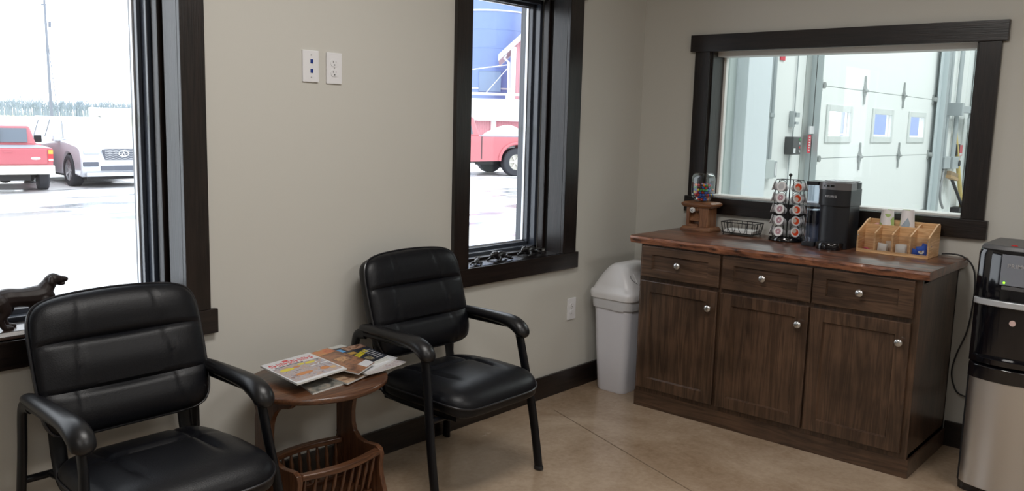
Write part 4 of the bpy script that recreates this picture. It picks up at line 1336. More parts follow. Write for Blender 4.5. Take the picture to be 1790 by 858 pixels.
cup(-1.553, Z0+0.124, 'floral paper cup on the right, upside down in the back of the organizer', 2.1)
MB()

# ------------------------------------------------------------------ power cord
P = [(-0.045, -1.700, Z0+0.010), (-0.04, -1.745, Z0+0.014), (-0.035, -1.790, Z0+0.006), (-0.028, -1.828, Z0-0.03), (-0.022, -1.845, 0.80), (-0.020, -1.845, 0.69), (-0.020, -1.832, 0.56), (-0.020, -1.800, 0.45), (-0.02, -1.786, 0.365), (-0.02, -1.800, 0.30), (-0.02, -1.835, 0.26), (-0.02, -1.95, 0.25)]
tag(MB().tube(smooth_path(P, 8), 0.0036, seg=8).build('power_cord', M_RUBBER, None), 'black power cord hanging down the wall between the cabinet and the water cooler', 'cord')

# ================================================================== WATER COOLER
wc = thing('water_cooler', (-0.38, -2.11, 0), 'tall black and stainless steel water cooler at the right edge', 'water cooler')
a0, a1 = -2.275, -1.955
def cool(z, xf, bow, inset=0.0, xb=-0.22, n=12):
    P = [(xb, a0+inset, z), (xb, a1-inset, z)]
    for i in range(n+1):
        t = 1-2*i/n
        y = (a0+a1)/2 + (a1-a0-2*inset)/2*t
        P.append((xf + bow*t*t + 0.012*max(0, abs(t)-0.9)/0.1, y, z))
    return P
M_GREYP = plain('dark_grey_plastic', (0.09, 0.09, 0.095), rough=0.4)
MB().rings([cool(0.0, -0.525, 0.02, 0.006), cool(0.035, -0.528, 0.02, 0.004)]).build('kick_base', M_BLACKP, wc, angle=40)
MB().rings([cool(0.035, -0.515, 0.012), cool(0.49, -0.515, 0.012)]).build('lower_cabinet', M_BLACKM, wc, angle=40)
def ss_mat():
    m, nt, b = base_mat('brushed_stainless')
    b.inputs['Base Color'].default_value = (0.74, 0.74, 0.74, 1)
    setp(b, rough=0.34, metal=1.0)
    tc = nt.nodes.new('ShaderNodeTexCoord'); mp = nt.nodes.new('ShaderNodeMapping'); mp.inputs['Scale'].default_value = (2, 2, 220)
    n = nt.nodes.new('ShaderNodeTexNoise'); n.inputs['Scale'].default_value = 2
    nt.links.new(tc.outputs['Object'], mp.inputs[0]); nt.links.new(mp.outputs[0], n.inputs[0])
    mr = nt.nodes.new('ShaderNodeMapRange'); mr.inputs[3].default_value = 0.28; mr.inputs[4].default_value = 0.42
    nt.links.new(n.outputs[0], mr.inputs[0]); nt.links.new(mr.outputs[0], b.inputs['Roughness'])
    return m
def front_shell(z0, z1, xf, bow, th, inset):
    R = []
    for z in (z0, z1):
        o_ = cool(z, xf, bow, inset)[2:]
        i_ = [(p[0]+th, p[1], p[2]) for p in o_][::-1]
        R.append(o_+i_)
    return MB().rings(R)
front_shell(0.040, 0.490, -0.565, 0.045, 0.012, 0.010).build('stainless_door', ss_mat(), wc, angle=40, bev=0.002)
MB().rings([cool(0.490, -0.572, 0.045, 0.004), cool(0.545, -0.572, 0.045, 0.004), cool(0.552, -0.560, 0.045, 0.006)]).build('door_header', M_BLACKP, wc, angle=40, bev=0.002)
MB().rings([cool(0.552, -0.545, 0.03), cool(0.79, -0.545, 0.03)]).build('dispensing_panel', M_BLACKP, wc, angle=40)
MB().rings([cool(0.790, -0.560, 0.03, -0.001), cool(0.815, -0.560, 0.03, -0.001)]).build('silver_band', plain('silver_plastic', (0.55, 0.57, 0.60), rough=0.3, metal=0.4), wc, angle=40, bev=0.003)
MB().rings([cool(0.815, -0.555, 0.03), cool(0.99, -0.552, 0.03), cool(1.012, -0.545, 0.03, 0.004)]).build('upper_housing', M_BLACKP, wc, angle=40, bev=0.004)
MB().rings([cool(1.012, -0.543, 0.03, 0.002), cool(1.030, -0.535, 0.03, 0.010)]).build('top_cover', M_GREYP, wc, angle=40, bev=0.003)
# control panel
q = MB()
def face(y, z, dx=0.0): 
    t = (y-(a0+a1)/2)/((a1-a0)/2)
    return -0.5545+0.03*t*t + dx + max(0, z-0.83)*0.018
n = 10
R = []
for i in range(n+1):
    y = -2.046 - 0.115*i/n
    zz0, zz1 = 0.880, 1.000
    R.append([(face(y, zz0, -0.001), y, zz0), (face(y, zz1, -0.001), y, zz1), (face(y, zz1, -0.004), y, zz1), (face(y, zz0, -0.004), y, zz0)])
q.rings(R)
cp = q.build('control_panel', plain('slate_display_plastic', (0.20, 0.215, 0.25), rough=0.25), wc, smooth=False)
me = text_mesh('PRIMO', 0.022, 0.0003, 1.15, 0.0003)
mb = MB().add_mesh(me, frame_to((0, -1, 0), (0, 0, 1), (face(-2.08, 0.95, -0.0052), -2.068, 0.950)))
mb.build('brand_lettering', plain('silver_letter', (0.45, 0.45, 0.47)), cp, smooth=False)
MB().sphere((face(-2.061, 0.889, -0.004), -2.062, 0.889), 0.0042).build('green_indicator', emit('green_led', (0.25, 1.0, 0.02), 3.0), cp)
MB().box(face(-2.1, 0.87, -0.002), face(-2.1, 0.87, 0.002), -2.16, -2.055, 0.862, 0.876, 0.001).build('button_strip', M_GREYP, cp, smooth=False)
MB().cyl((-0.548, -2.105, 0.732), (-0.5425, -2.105, 0.732), 0.0115, seg=24).build('round_sticker', plain('pale_pink_sticker', (0.62, 0.45, 0.42), rough=0.4), wc)
q = MB()
q.rings([cool(0.560, -0.578, 0.045, 0.012), cool(0.580, -0.578, 0.045, 0.012), cool(0.584, -0.572, 0.045, 0.016)])
q.build('drip_tray', M_BLACKP, wc, angle=40)
MB().sphere((-0.50, -2.075, 1.031), 0.006, (1, 2, 0.6)).build('red_button', plain('red_plastic', (0.5, 0.02, 0.02), rough=0.3), wc)

# ================================================================== FIGURINES
def figurine(name, parts, label, cat='figurine', vox=0.0016, mat=None, base=None):
    mb = MB()
    for P, R in parts:
        pth = smooth_path([(*p, r) for p, r in zip(P, R)], 5)
        mb.tube([q[:3] for q in pth], [max(q[3], 0.0012) for q in pth], seg=12)
        mb.sphere(P[0], R[0], seg=12, ring=8); mb.sphere(P[-1], R[-1], seg=12, ring=8)
    o = mb.build(name, mat or M_DARKFIG, None, remesh=vox)
    return o
# standing dog on a wooden base, window 1
bx, by, bz = -3.345, 0.048, WZ[0]
dog = thing('dog_statue', (bx, by, bz), 'dark wooden dog statue on a plinth on the large window sill', 'statue')
mb = MB()
frust(mb, bx-0.005, by, 0.105, 0.050, bz, 0.105, 0.050, bz+0.008); frust(mb, bx-0.005, by, 0.105, 0.050, bz+0.008, 0.094, 0.040, bz+0.022)
mb.build('plinth', wood('statue_plinth', (0.02, 0.012, 0.010), (0.07, 0.04, 0.03), 'X', 2, 0.35, 0.3), dog, smooth=False, bev=0.002)
s = 1.0
def D(x, z, y=0): return (bx+x*s, by+y*s, bz+0.022+z*s)
parts = [
    ([D(-0.085, 0.088), D(-0.050, 0.094), D(-0.010, 0.092), D(0.030, 0.090), D(0.055, 0.094)], [0.020, 0.026, 0.024, 0.028, 0.026]),          # trunk
    ([D(0.045, 0.085), D(0.060, 0.080), D(0.066, 0.086)], [0.026, 0.024, 0.020]),                                                            # chest
    ([D(0.055, 0.100), D(0.068, 0.118), D(0.080, 0.132)], [0.024, 0.019, 0.016]),                                                            # neck
    ([D(0.072, 0.134), D(0.086, 0.138), D(0.100, 0.136)], [0.013, 0.0165, 0.012]),                                                           # skull
    ([D(0.098, 0.138), D(0.115, 0.136), D(0.123, 0.134)], [0.009, 0.0072, 0.0065]),                                                          # muzzle
    ([D(0.094, 0.128), D(0.108, 0.121), D(0.116, 0.121)], [0.007, 0.0045, 0.004]),                                                           # open jaw
    ([D(0.076, 0.142, 0.013), D(0.074, 0.130, 0.017), D(0.079, 0.119, 0.016)], [0.006, 0.007, 0.004]),
    ([D(0.076, 0.142, -0.013), D(0.074, 0.130, -0.017), D(0.079, 0.119, -0.016)], [0.006, 0.007, 0.004]),
    ([D(-0.088, 0.094), D(-0.105, 0.080), D(-0.120, 0.060), D(-0.130, 0.045)], [0.010, 0.007, 0.005, 0.003]),                                # tail
]
for sy in (-1, 1):
    dx = 0.0 if sy < 0 else 0.018
    parts.append(([D(-0.072+dx, 0.085, sy*0.013), D(-0.062+dx, 0.058, sy*0.016), D(-0.074+dx, 0.034, sy*0.016), D(-0.066+dx, 0.010, sy*0.016), D(-0.056+dx, 0.005, sy*0.016), D(-0.046+dx, 0.004, sy*0.016)], [0.022, 0.016, 0.0085, 0.0070, 0.0075, 0.006]))
    parts.append(([D(0.050-dx, 0.080, sy*0.015), D(0.048-dx, 0.050, sy*0.016), D(0.047-dx, 0.026, sy*0.016), D(0.048-dx, 0.008, sy*0.016), D(0.060-dx, 0.004, sy*0.016)], [0.018, 0.010, 0.0075, 0.0070, 0.0065]))
mb = MB()
for Pp, R in parts:
    R = [q_*1.16+0.0008 for q_ in R]
    pth = smooth_path([(*p, r) for p, r in zip(Pp, R)], 5)
    mb.tube([q[:3] for q in pth], [max(q[3], 0.001) for q in pth], seg=12)
    mb.sphere(Pp[0], R[0]*0.98, seg=12, ring=8); mb.sphere(Pp[-1], R[-1]*0.98, seg=12, ring=8)
mb.build('dog_body', plain('dark_carved_wood', (0.018, 0.011, 0.010), rough=0.5, bump=0.15, bscale=90, spec=0.35), dog, remesh=0.0018)

def crawler(name, cx, cy, z, L, rz, label, tail=True):
    """small cast animal lying with spread legs; head toward -x before rotation"""
    c_, s_ = cos(rz), sin(rz)
    def W(x, y, h): return (cx+c_*x*L-s_*y*L, cy+s_*x*L+c_*y*L, z+h*L)
    parts = [([W(-0.18, 0, .15), W(-0.02, 0, .17), W(0.15, 0, .16), W(0.28, 0, .12)], [0.10*L, 0.125*L, 0.12*L, 0.085*L]),
             ([W(-0.22, 0, .18), W(-0.32, 0, .22), W(-0.40, 0, .22)], [0.085*L, 0.10*L, 0.075*L]),
             ([W(-0.44, 0, .20), W(-0.50, 0, .19)], [0.055*L, 0.035*L]),
             ([W(-0.30, .085, .30), W(-0.27, .10, .24)], [0.03*L, 0.02*L]), ([W(-0.30, -.085, .30), W(-0.27, -.10, .24)], [0.03*L, 0.02*L])]
    for sy in (-1, 1):
        parts.append(([W(-0.12, sy*.09, .12), W(-0.22, sy*.18, .08), W(-0.32, sy*.20, .04), W(-0.40, sy*.20, .035)], [0.06*L, 0.045*L, 0.038*L, 0.035*L]))
        parts.append(([W(0.20, sy*.08, .12), W(0.18, sy*.20, .11), W(0.28, sy*.24, .05), W(0.38, sy*.24, .035)], [0.07*L, 0.055*L, 0.04*L, 0.033*L]))
    if tail: parts.append(([W(0.30, 0, .12), W(0.42, .03, .06), W(0.56, .02, .04), W(0.66, -.02, .05)], [0.06*L, 0.04*L, 0.03*L, 0.02*L]))
    return tag(figurine(name, parts, label), label, 'figurine')
sz = WZ[0]+0.001
crawler('animal_figurine', -1.335, 0.035, sz, 0.10, radians(215), 'smallest dark animal figurine at the left end of the narrow window sill')
crawler('animal_figurine', -1.150, 0.052, sz, 0.155, radians(8), 'dark crawling animal figurine in the middle of the narrow window sill')
crawler('animal_figurine', -0.905, 0.062, sz, 0.165, radians(10), 'long dark animal figurine with outstretched tail at the right of the narrow sill')
crawler('animal_figurine', -2.985, 0.045, sz, 0.30, radians(8), 'dark rounded figurine on the large sill, mostly hidden behind the chair back')

# ================================================================== SHOP BEYOND THE INTERIOR WINDOW
SX1 = 9.2
DX0, DX1 = 2.58, 5.80
def S(o): return struct(o)
mb = MB()
mb.box(0.14, DX0, 0, 0.08, -0.1, 4.7); mb.box(DX1, SX1, 0, 0.08, -0.1, 4.7); mb.box(DX0, DX1, 0, 0.08, 3.63, 4.7)
S(mb.build('wall_shop_front', M_SHOPW, smooth=False, world=False))
S(MB().box(SX1, SX1+0.2, -7.0, 0.3, -0.1, 4.7).build('wall_shop_right', M_SHOPW, smooth=False))
S(MB().box(0.14, SX1+0.2, -7.2, -7.0, -0.1, 4.7).build('wall_shop_back', M_SHOPW, smooth=False))
S(MB().box(0.14, SX1+0.2, -7.2, 0.3, 4.7, 4.8).build('ceiling_shop', M_SHOPW, smooth=False))
S(MB().box(0.141, SX1+0.2, -7.2, 0.3, -0.12, 0.0).build('floor_shop', plain('shop_concrete', (0.45, 0.45, 0.44), rough=0.5, var=0.15), smooth=False))
mb = MB()
mb.box(0.141, 0.155, YB, IY[0]+0.003, 0, 4.7); mb.box(0.141, 0.155, IY[1]-0.003, 0, 0, 4.7)
mb.box(0.141, 0.155, IY[0], IY[1], 0, IZ[0]-0.02); mb.box(0.141, 0.155, IY[0], IY[1], IZ[1]+0.02, 4.7)
mb.box(0.0, 0.14, -7.0, 0.3, 2.86, 4.7); mb.box(0.0, 0.14, -7.2, YB-0.12, 0, 4.7)
S(mb.build('wall_shop_left', M_SHOPW, smooth=False, world=False))
# boxed chase and flat trims beside the big door
S(MB().box(1.10, 1.46, -0.12, 0, 0, 4.7, 0.004).build('trim_1', plain('pale_blue_white_panel', (0.74, 0.80, 0.84), rough=0.4), smooth=False))
S(MB().box(1.00, 1.10, -0.035, 0, 0, 4.7, 0.003).build('trim_2', plain('grey_green_trim', (0.52, 0.58, 0.57), rough=0.4), smooth=False))
S(MB().box(1.463, 1.56, -0.03, 0, 0, 4.7, 0.003).build('trim_3', plain('cream_trim', (0.80, 0.79, 0.72), rough=0.5), smooth=False))
mb = MB()
for k in range(12):
    x = 5.98+0.27*k
    mb.box(x, x+0.02, -0.014, 0, 0, 4.7)
S(mb.build('trim_4', M_SHOPW, smooth=False, world=False))

# overhead door
od = thing('overhead_door', ((DX0+DX1)/2, 0.03, 0), 'white sectional overhead door with three small windows seen through the interior window', 'garage door')
zs = [0.0, 0.63, 1.23, 1.82, 2.42, 3.02, 3.62]
WN = ((2.84, 3.34), (3.94, 4.44), (5.01, 5.49))
for i in range(6):
    z0, z1 = zs[i]+0.003, zs[i+1]-0.003
    mb = MB()
    if i == 2:
        xs = [DX0]+[v for w_ in WN for v in w_]+[DX1]
        za, zb_ = 1.405, 1.63
        for k in range(0, 8, 2): mb.box(xs[k], xs[k+1], 0.0, 0.045, z0, z1)
        for (a, b) in WN: mb.box(a, b, 0.0, 0.045, z0, za); mb.box(a, b, 0.0, 0.045, zb_, z1)
    else:
        mb.box(DX0, DX1, 0.0, 0.045, z0, z1)
    sec = mb.build('door_section', M_DOORW, od, smooth=False)
    if i == 2:
        for (a, b) in WN:
            mb = MB()
            e = 0.045
            mb.box(a-e, a+0.01, -0.012, 0.0, za-e, zb_+e); mb.box(b-0.01, b+e, -0.012, 0.0, za-e, zb_+e)
            mb.box(a, b, -0.012, 0.0, za-e, za+0.01); mb.box(a, b, -0.012, 0.0, zb_-0.01, zb_+e)
            mb.build('window_surround', plain('window_surround_white', (0.70, 0.74, 0.73), rough=0.4), sec, smooth=False, bev=0.003)
            MB().box(a, b, 0.018, 0.022, za, zb_).build('window_pane', M_GLASS, sec, smooth=False)
mb = MB()
for z in zs[1:6]: mb.box(DX0, DX1, 0.002, 0.02, z-0.003, z+0.003)
mb.build('section_joint', plain('joint_grey', (0.30, 0.33, 0.33), rough=0.6), od, smooth=False)
mh = plain('hinge_steel', (0.36, 0.38, 0.38), rough=0.4, metal=0.6)
for z in zs[2:5]:
    for x in (3.64, 4.74):
        mb = MB()
        mb.prism([(x-0.012, z-0.12), (x+0.012, z-0.12), (x+0.016, z-0.05), (x+0.045, z-0.012), (x+0.045, z+0.018), (x+0.016, z+0.05), (x+0.010, z+0.13), (x-0.010, z+0.13), (x-0.016, z+0.05), (x-0.040, z+0.018), (x-0.040, z-0.012), (x-0.016, z-0.05)], 'xz', -0.012, 0.0)
        mb.cyl((x-0.04, -0.018, z), (x+0.04, -0.018, z), 0.012, seg=10)
        mb.build('hinge', mh, od, smooth=False)
    for x in (DX0+0.03, DX1-0.05):
        mb = MB(); mb.box(x-0.035, x+0.035, -0.016, 0, z-0.05, z+0.05, 0.004); mb.cyl((x, -0.05, z), (x, -0.016, z), 0.026, seg=14)
        mb.build('roller', mh, od, smooth=False)
def track(name, x, sgn, label):
    t = thing(name, (x, -0.05, 0), label, 'door track')
    MB().box(min(x, x-sgn*0.10), max(x, x-sgn*0.10), -0.006, -0.001, 0, 3.9).build('mounting_angle', plain('mounting_angle_grey', (0.40, 0.43, 0.42), rough=0.5, var=0.1), t, smooth=False)
    mb = MB(); mb.box(min(x, x+sgn*0.11), max(x, x+sgn*0.11), -0.050, -0.045, 0, 3.9); mb.box(min(x, x+sgn*0.004), max(x, x+sgn*0.004), -0.10, -0.006, 0, 3.9)
    mb.build('rail', plain('track_blue_grey', (0.56, 0.62, 0.64), rough=0.4, metal=0.2), t, smooth=False)
    return t
t = track('door_track', 2.42, 1, 'grey vertical steel track left of the overhead door behind the glass')
mb = MB().box(2.33, 2.44, -0.064, -0.052, 1.43, 1.49, 0.004); mb.build('sensor_box', M_WPLASTIC, t, smooth=False)
lb = MB().box(2.33, 2.385, -0.056, -0.051, 1.28, 1.42).build('warning_label', plain('red_label', (0.62, 0.04, 0.07), rough=0.4), t, smooth=False)
mb = MB()
for k in range(6): mb.box(2.345, 2.37, -0.0568, -0.056, 1.297+0.02*k, 1.308+0.02*k)
mb.build('label_marks', plain('label_white', (0.75, 0.7, 0.7)), lb, smooth=False)
track('door_track', 5.86, -1, 'grey vertical steel track right of the overhead door behind the glass')

def conduit(path, label, r=0.014, mat=None):
    return tag(MB().tube(smooth_path(path, 5), r, seg=10).build('conduit', mat or M_GALV, None), label, 'conduit')
conduit([(1.625, -0.04, 4.6), (1.625, -0.04, 3.0), (1.625, -0.04, 2.0), (1.625, -0.04, 1.24)], 'left of two parallel steel conduits above the grey junction box in the shop', 0.013)
conduit([(1.668, -0.04, 4.6), (1.668, -0.04, 3.0), (1.668, -0.04, 2.0), (1.668, -0.04, 1.24)], 'right of two parallel steel conduits above the grey junction box in the shop', 0.020)
t = thing('junction_box', (1.64, -0.04, 1.10), 'grey junction box at the foot of the shop conduits', 'junction box')
MB().box(1.56, 1.70, -0.075, -0.001, 1.10, 1.235, 0.005).build('box', plain('box_grey', (0.50, 0.55, 0.55), rough=0.45), t, smooth=False)
MB().box(1.615, 1.68, -0.062, -0.02, 1.545, 1.575, 0.004).build('pipe_clamp', M_GALV, t, smooth=False)
t = thing('double_outlet', (1.75, -0.03, 1.10), 'surface mounted outlet box beside the grey junction box in the shop', 'outlet')
MB().box(1.705, 1.795, -0.055, -0.001, 1.105, 1.225, 0.005).build('box', M_GALV, t, smooth=False)
MB().box(1.715, 1.735, -0.0575, -0.054, 1.12, 1.21).build('socket', M_WPLASTIC, t, smooth=False)
MB().box(1.760, 1.782, -0.0575, -0.054, 1.12, 1.21).build('socket', M_WPLASTIC, t, smooth=False)
# red sign with a white letter
t = thing('red_sign', (1.87, -0.005, 1.965), 'small red sign with a white letter high on the shop wall', 'sign')
MB().box(1.83, 1.91, -0.010, -0.001, 1.965, 2.20, 0.002).build('panel', plain('red_label', (0.62, 0.04, 0.07)), t, smooth=False)
me = text_mesh('E', 0.085, 0.0005, 1, 0.003)
MB().add_mesh(me, frame_to((0, 0, 1), (-1, 0, 0), (1.897, -0.0115, 1.995))).build('letter', plain('label_white', (0.75, 0.7, 0.7)), t, smooth=False)
tag(MB().tube([(2.135, -0.012, 4.6), (2.135, -0.012, 1.39)], 0.005, seg=8).build('wire', M_GALV, None), 'thin wire running down to the dark control box in the shop', 'wire')
tag(MB().tube([(2.095, -0.012, 1.28), (2.095, -0.012, 0.02)], 0.005, seg=8).build('wire', M_GALV, None), 'thin wire running down from the dark control box in the shop', 'wire')
t = thing('wall_latch', (2.12, -0.02, 1.49), 'small grey steel latch above the dark control box in the shop', 'latch')
MB().box(2.07, 2.11, -0.035, -0.001, 1.48, 1.60, 0.003).build('latch_plate', M_GALV, t, smooth=False)
MB().box(2.10, 2.165, -0.045, -0.02, 1.555, 1.590, 0.003).build('latch_arm', M_GALV, t, smooth=False)
MB().box(2.10, 2.150, -0.045, -0.02, 1.500, 1.520, 0.003).build('latch_arm', M_GALV, t, smooth=False)
t = thing('control_box', (2.09, -0.03, 1.27), 'dark grey door control box with buttons on the shop wall', 'control box')
MB().box(2.02, 2.165, -0.07, -0.001, 1.27, 1.405, 0.004).build('housing', plain('charcoal_plastic', (0.055, 0.06, 0.065), rough=0.4), t, smooth=False)
for k, c in enumerate(((0.05, 0.35, 0.12), (0.5, 0.5, 0.5), (0.5, 0.03, 0.03), (0.5, 0.5, 0.5))):
    MB().cyl((2.135, -0.074, 1.385-0.030*k), (2.135, -0.069, 1.385-0.030*k), 0.009, seg=12).build('button', plain('button_%d' % k, c), t)
MB().box(2.03, 2.065, -0.072, -0.0695, 1.282, 1.318).build('white_tag', M_WPLASTIC, t, smooth=False)

# right-hand wall clutter
conduit([(6.03, -0.05, 4.6), (6.03, -0.05, 3.0), (6.03, -0.05, 2.0), (6.03, -0.05, 0.03)], 'tall steel conduit just right of the overhead door track', 0.030)
conduit([(6.19, -0.05, 4.6), (6.19, -0.05, 3.0), (6.19, -0.05, 2.0), (6.19, -0.05, 1.20)], 'steel conduit entering the left grey box right of the overhead door', 0.018)
conduit([(6.56, -0.05, 4.6), (6.56, -0.05, 3.0), (6.56, -0.05, 2.0), (6.56, -0.05, 1.20)], 'steel conduit entering the right grey box right of the overhead door', 0.025)
conduit([(7.32, -0.05, 4.6), (7.32, -0.05, 3.0), (7.32, -0.05, 2.0), (7.32, -0.05, 0.05)], 'thick pale pipe at the far right edge of the shop view', 0.045, plain('pale_pipe', (0.6, 0.65, 0.66), rough=0.4))
t = thing('wall_box', (6.2, -0.05, 1.08), 'left grey electrical box right of the overhead door', 'electrical box')
MB().box(6.09, 6.33, -0.09, -0.001, 1.07, 1.20, 0.006).build('box', M_GALV, t, smooth=False)
t = thing('wall_box', (6.55, -0.05, 1.08), 'right grey electrical box with a black socket right of the overhead door', 'electrical box')
MB().box(6.43, 6.70, -0.09, -0.001, 1.06, 1.20, 0.006).build('box', M_GALV, t, smooth=False)
MB().cyl((6.70, -0.10, 1.12), (6.70, -0.085, 1.12), 0.035, seg=14).build('socket', M_RUBBER, t)
tag(MB().tube(smooth_path([(6.18, -0.06, 1.08), (6.14, -0.07, 0.98), (6.10, -0.07, 0.85), (6.14, -0.07, 0.72), (6.24, -0.07, 0.64), (6.27, -0.07, 0.62)], 6), 0.014, seg=8).build('flexible_hose', plain('hose_grey', (0.30, 0.31, 0.32), rough=0.5), None), 'curved grey hose hanging below the left electrical box in the shop', 'hose')
t = thing('bracket_arm', (6.6, -0.15, 1.68), 'grey steel bracket arm with round housing at the right of the shop view', 'bracket')
MB().box(6.16, 6.24, -0.20, -0.001, 1.66, 1.80, 0.004).build('mount', M_GALV, t, smooth=False)
MB().box(6.20, 7.05, -0.16, -0.10, 1.70, 1.775, 0.004).build('arm', M_GALV, t, smooth=False)
MB().cyl((6.95, -0.30, 1.60), (6.95, -0.10, 1.60), 0.125, seg=28).build('round_housing', plain('housing_grey', (0.50, 0.54, 0.55), rough=0.4), t)
t = thing('wooden_pole', (6.9, -0.12, 0), 'yellow wooden pole leaning against the shop wall', 'pole')
MB().tube([(7.35, -0.10, 0.01), (6.62, -0.035, 1.48)], 0.024, seg=12).build('shaft', plain('yellow_pole_wood', (0.62, 0.48, 0.18), rough=0.5), t)
t = thing('push_broom', (6.9, -0.15, 0), 'black handled broom with tan head up, crossing the yellow pole in the shop', 'broom')
MB().tube([(7.75, -0.16, 0.01), (6.55, -0.06, 0.95)], 0.018, seg=10).build('handle', plain('broom_black', (0.03, 0.03, 0.035), rough=0.4), t)
MB().obb(Matrix.Translation((6.50, -0.08, 0.955)) @ Matrix.Rotation(radians(8), 4, 'Y'), 0.33, 0.06, 0.035, 0.004).build('head', plain('broom_head_tan', (0.45, 0.30, 0.16), rough=0.6), t, smooth=False)
MB().obb(Matrix.Translation((6.50, -0.08, 0.995)) @ Matrix.Rotation(radians(8), 4, 'Y'), 0.31, 0.05, 0.05, 0.006).build('bristles', plain('bristle_brown', (0.30, 0.22, 0.14), rough=0.9), t, smooth=False)
t = thing('red_tag', (6.95, -0.02, 1.2), 'red and white safety tag beside the yellow pole in the shop', 'tag')
MB().box(6.88, 7.02, -0.035, -0.025, 1.20, 1.33).build('card', plain('red_label', (0.62, 0.04, 0.07)), t, smooth=False)
MB().box(6.90, 7.00, -0.037, -0.035, 1.205, 1.235).build('card_marks', plain('label_white', (0.75, 0.7, 0.7)), t, smooth=False)
t = thing('black_wall_switch', (6.73, -0.02, 1.2), 'small black switch box left of the red tag in the shop', 'switch')
MB().box(6.66, 6.80, -0.06, -0.001, 1.21, 1.34, 0.004).build('housing', M_RUBBER, t, smooth=False)
t = thing('black_clamp_box', (7.0, -0.05, 0.5), 'small black box with white centre low beside the yellow pole', 'box')
MB().box(6.86, 7.08, -0.10, -0.001, 0.51, 0.59, 0.004).build('housing', M_RUBBER, t, smooth=False)
MB().cyl((6.97, -0.106, 0.55), (6.97, -0.099, 0.55), 0.022, seg=14).build('white_centre', M_WPLASTIC, t)

# ================================================================== OUTSIDE
GZ = -0.45
def ground_mat():
    m, nt, b = base_mat('wet_snowy_lot')
    tc = nt.nodes.new('ShaderNodeTexCoord')
    n = nt.nodes.new('ShaderNodeTexNoise'); n.inputs['Scale'].default_value = 0.35; n.inputs['Detail'].default_value = 6; n.inputs['Distortion'].default_value = 0.5
    mp = nt.nodes.new('ShaderNodeMapping'); mp.inputs['Scale'].default_value = (1, 2.2, 1); mp.inputs['Rotation'].default_value = (0, 0, 0.5)
    nt.links.new(tc.outputs['Object'], mp.inputs[0]); nt.links.new(mp.outputs[0], n.inputs[0])
    cr = nt.nodes.new('ShaderNodeValToRGB'); e = cr.color_ramp.elements
    e[0].position = 0.36; e[0].color = (0.36, 0.39, 0.42, 1); e[1].position = 0.46; e[1].color = (0.68, 0.69, 0.70, 1)
    nt.links.new(n.outputs[0], cr.inputs[0]); nt.links.new(cr.outputs[0], b.inputs['Base Color'])
    mr = nt.nodes.new('ShaderNodeMapRange'); mr.inputs[1].default_value = 0.38; mr.inputs[2].default_value = 0.55; mr.inputs[3].default_value = 0.12; mr.inputs[4].default_value = 0.6
    nt.links.new(n.outputs[0], mr.inputs[0]); nt.links.new(mr.outputs[0], b.inputs['Roughness'])
    return m
S(MB().box(-120, 160, 0.41, 110, GZ-0.2, GZ).build('ground_lot', ground_mat(), smooth=False, world=False))
S(MB().box(-300, 500, 110, 700, GZ-0.2, GZ).build('ground_field', plain('pale_straw_field', (0.52, 0.52, 0.36), rough=0.9, var=0.2), smooth=False, world=False))
S(MB().box(-0.0, 300, -40, 0.41, GZ-0.3, GZ-0.02).build('ground_side', plain('wet_snow_side', (0.6, 0.6, 0.6), rough=0.7), smooth=False, world=False))

M_TIRE = plain('tyre_rubber', (0.035, 0.037, 0.045), rough=0.75)
M_RIM = plain('alloy_rim', (0.55, 0.56, 0.58), rough=0.3, metal=0.6)
M_CARGLASS = plain('car_glass', (0.10, 0.13, 0.17), rough=0.08, coat=0.5)
def wheel(parent, x, y, r, wd, spokes=5, rim=0.62, mat=None):
    s = 1 if y > 0 else -1
    MX = Matrix.Rotation(-s*pi/2, 3, 'X')
    mb = MB()
    mb.lathe([(r*rim, -wd/2), (r*0.93, -wd/2), (r, -wd/2+0.03), (r, wd/2-0.03), (r*0.93, wd/2), (r*rim, wd/2), (r*rim, -wd/2)], (x, y, r), 32, MX)
    t = mb.build('tyre', M_TIRE, parent, world=False, angle=40)
    mb = MB()
    mb.lathe([(0, wd*0.1), (r*rim*0.95, wd*0.1), (r*rim*1.0, wd*0.44), (r*rim*0.92, wd*0.46), (r*rim*0.90, wd*0.2), (0, wd*0.2)], (x, y, r), 28, MX)
    for k in range(spokes):
        a = 2*pi*k/spokes
        c = Vector((x+cos(a)*r*rim*0.5, y+s*wd*0.30, r+sin(a)*r*rim*0.5))
        mb.obb(Matrix.Translation(c) @ Matrix.Rotation(-a, 4, 'Y'), r*rim*0.95, wd*0.16, r*0.11)
    mb.lathe([(0, wd*0.2), (r*0.16, wd*0.2), (r*0.14, wd*0.42), (0, wd*0.44)], (x, y, r), 16, MX)
    mb.build('rim', mat or M_RIM, t, world=False, angle=40)
    return t
def arch(cx, r, n=10, z0=0.0):
    """points over a wheel from front (+x) to rear; cut into the bottom edge"""
    return [(cx+r*cos(pi*k/n), max(z0, 0.36+ r*sin(pi*k/n)*1.0-0.0)) for k in range(n+1)]
def loft4(b0, b1, z0, t0, t1, z1, wb, wt):
    """tapered cabin: bottom x range b0..b1 at z0 half width wb, top t0..t1 at z1 half width wt"""
    return MB().rings([[(b0, -wb, z0), (b1, -wb, z0), (b1, wb, z0), (b0, wb, z0)], [(t0, -wt, z1), (t1, -wt, z1), (t1, wt, z1), (t0, wt, z1)]])
def side_panel(pts, b, t, z0, z1, wb, wt, s, off=0.004):
    """quad lying on the cabin's tapered side: pts (x, z)"""
    mb = MB()
    def Y(z): return s*(wb+(wt-wb)*(z-z0)/(z1-z0)+off)
    o = [(x, Y(z), z) for x, z in pts]; i = [(x, Y(z)-s*0.01, z) for x, z in pts]
    return mb.rings([i, o])

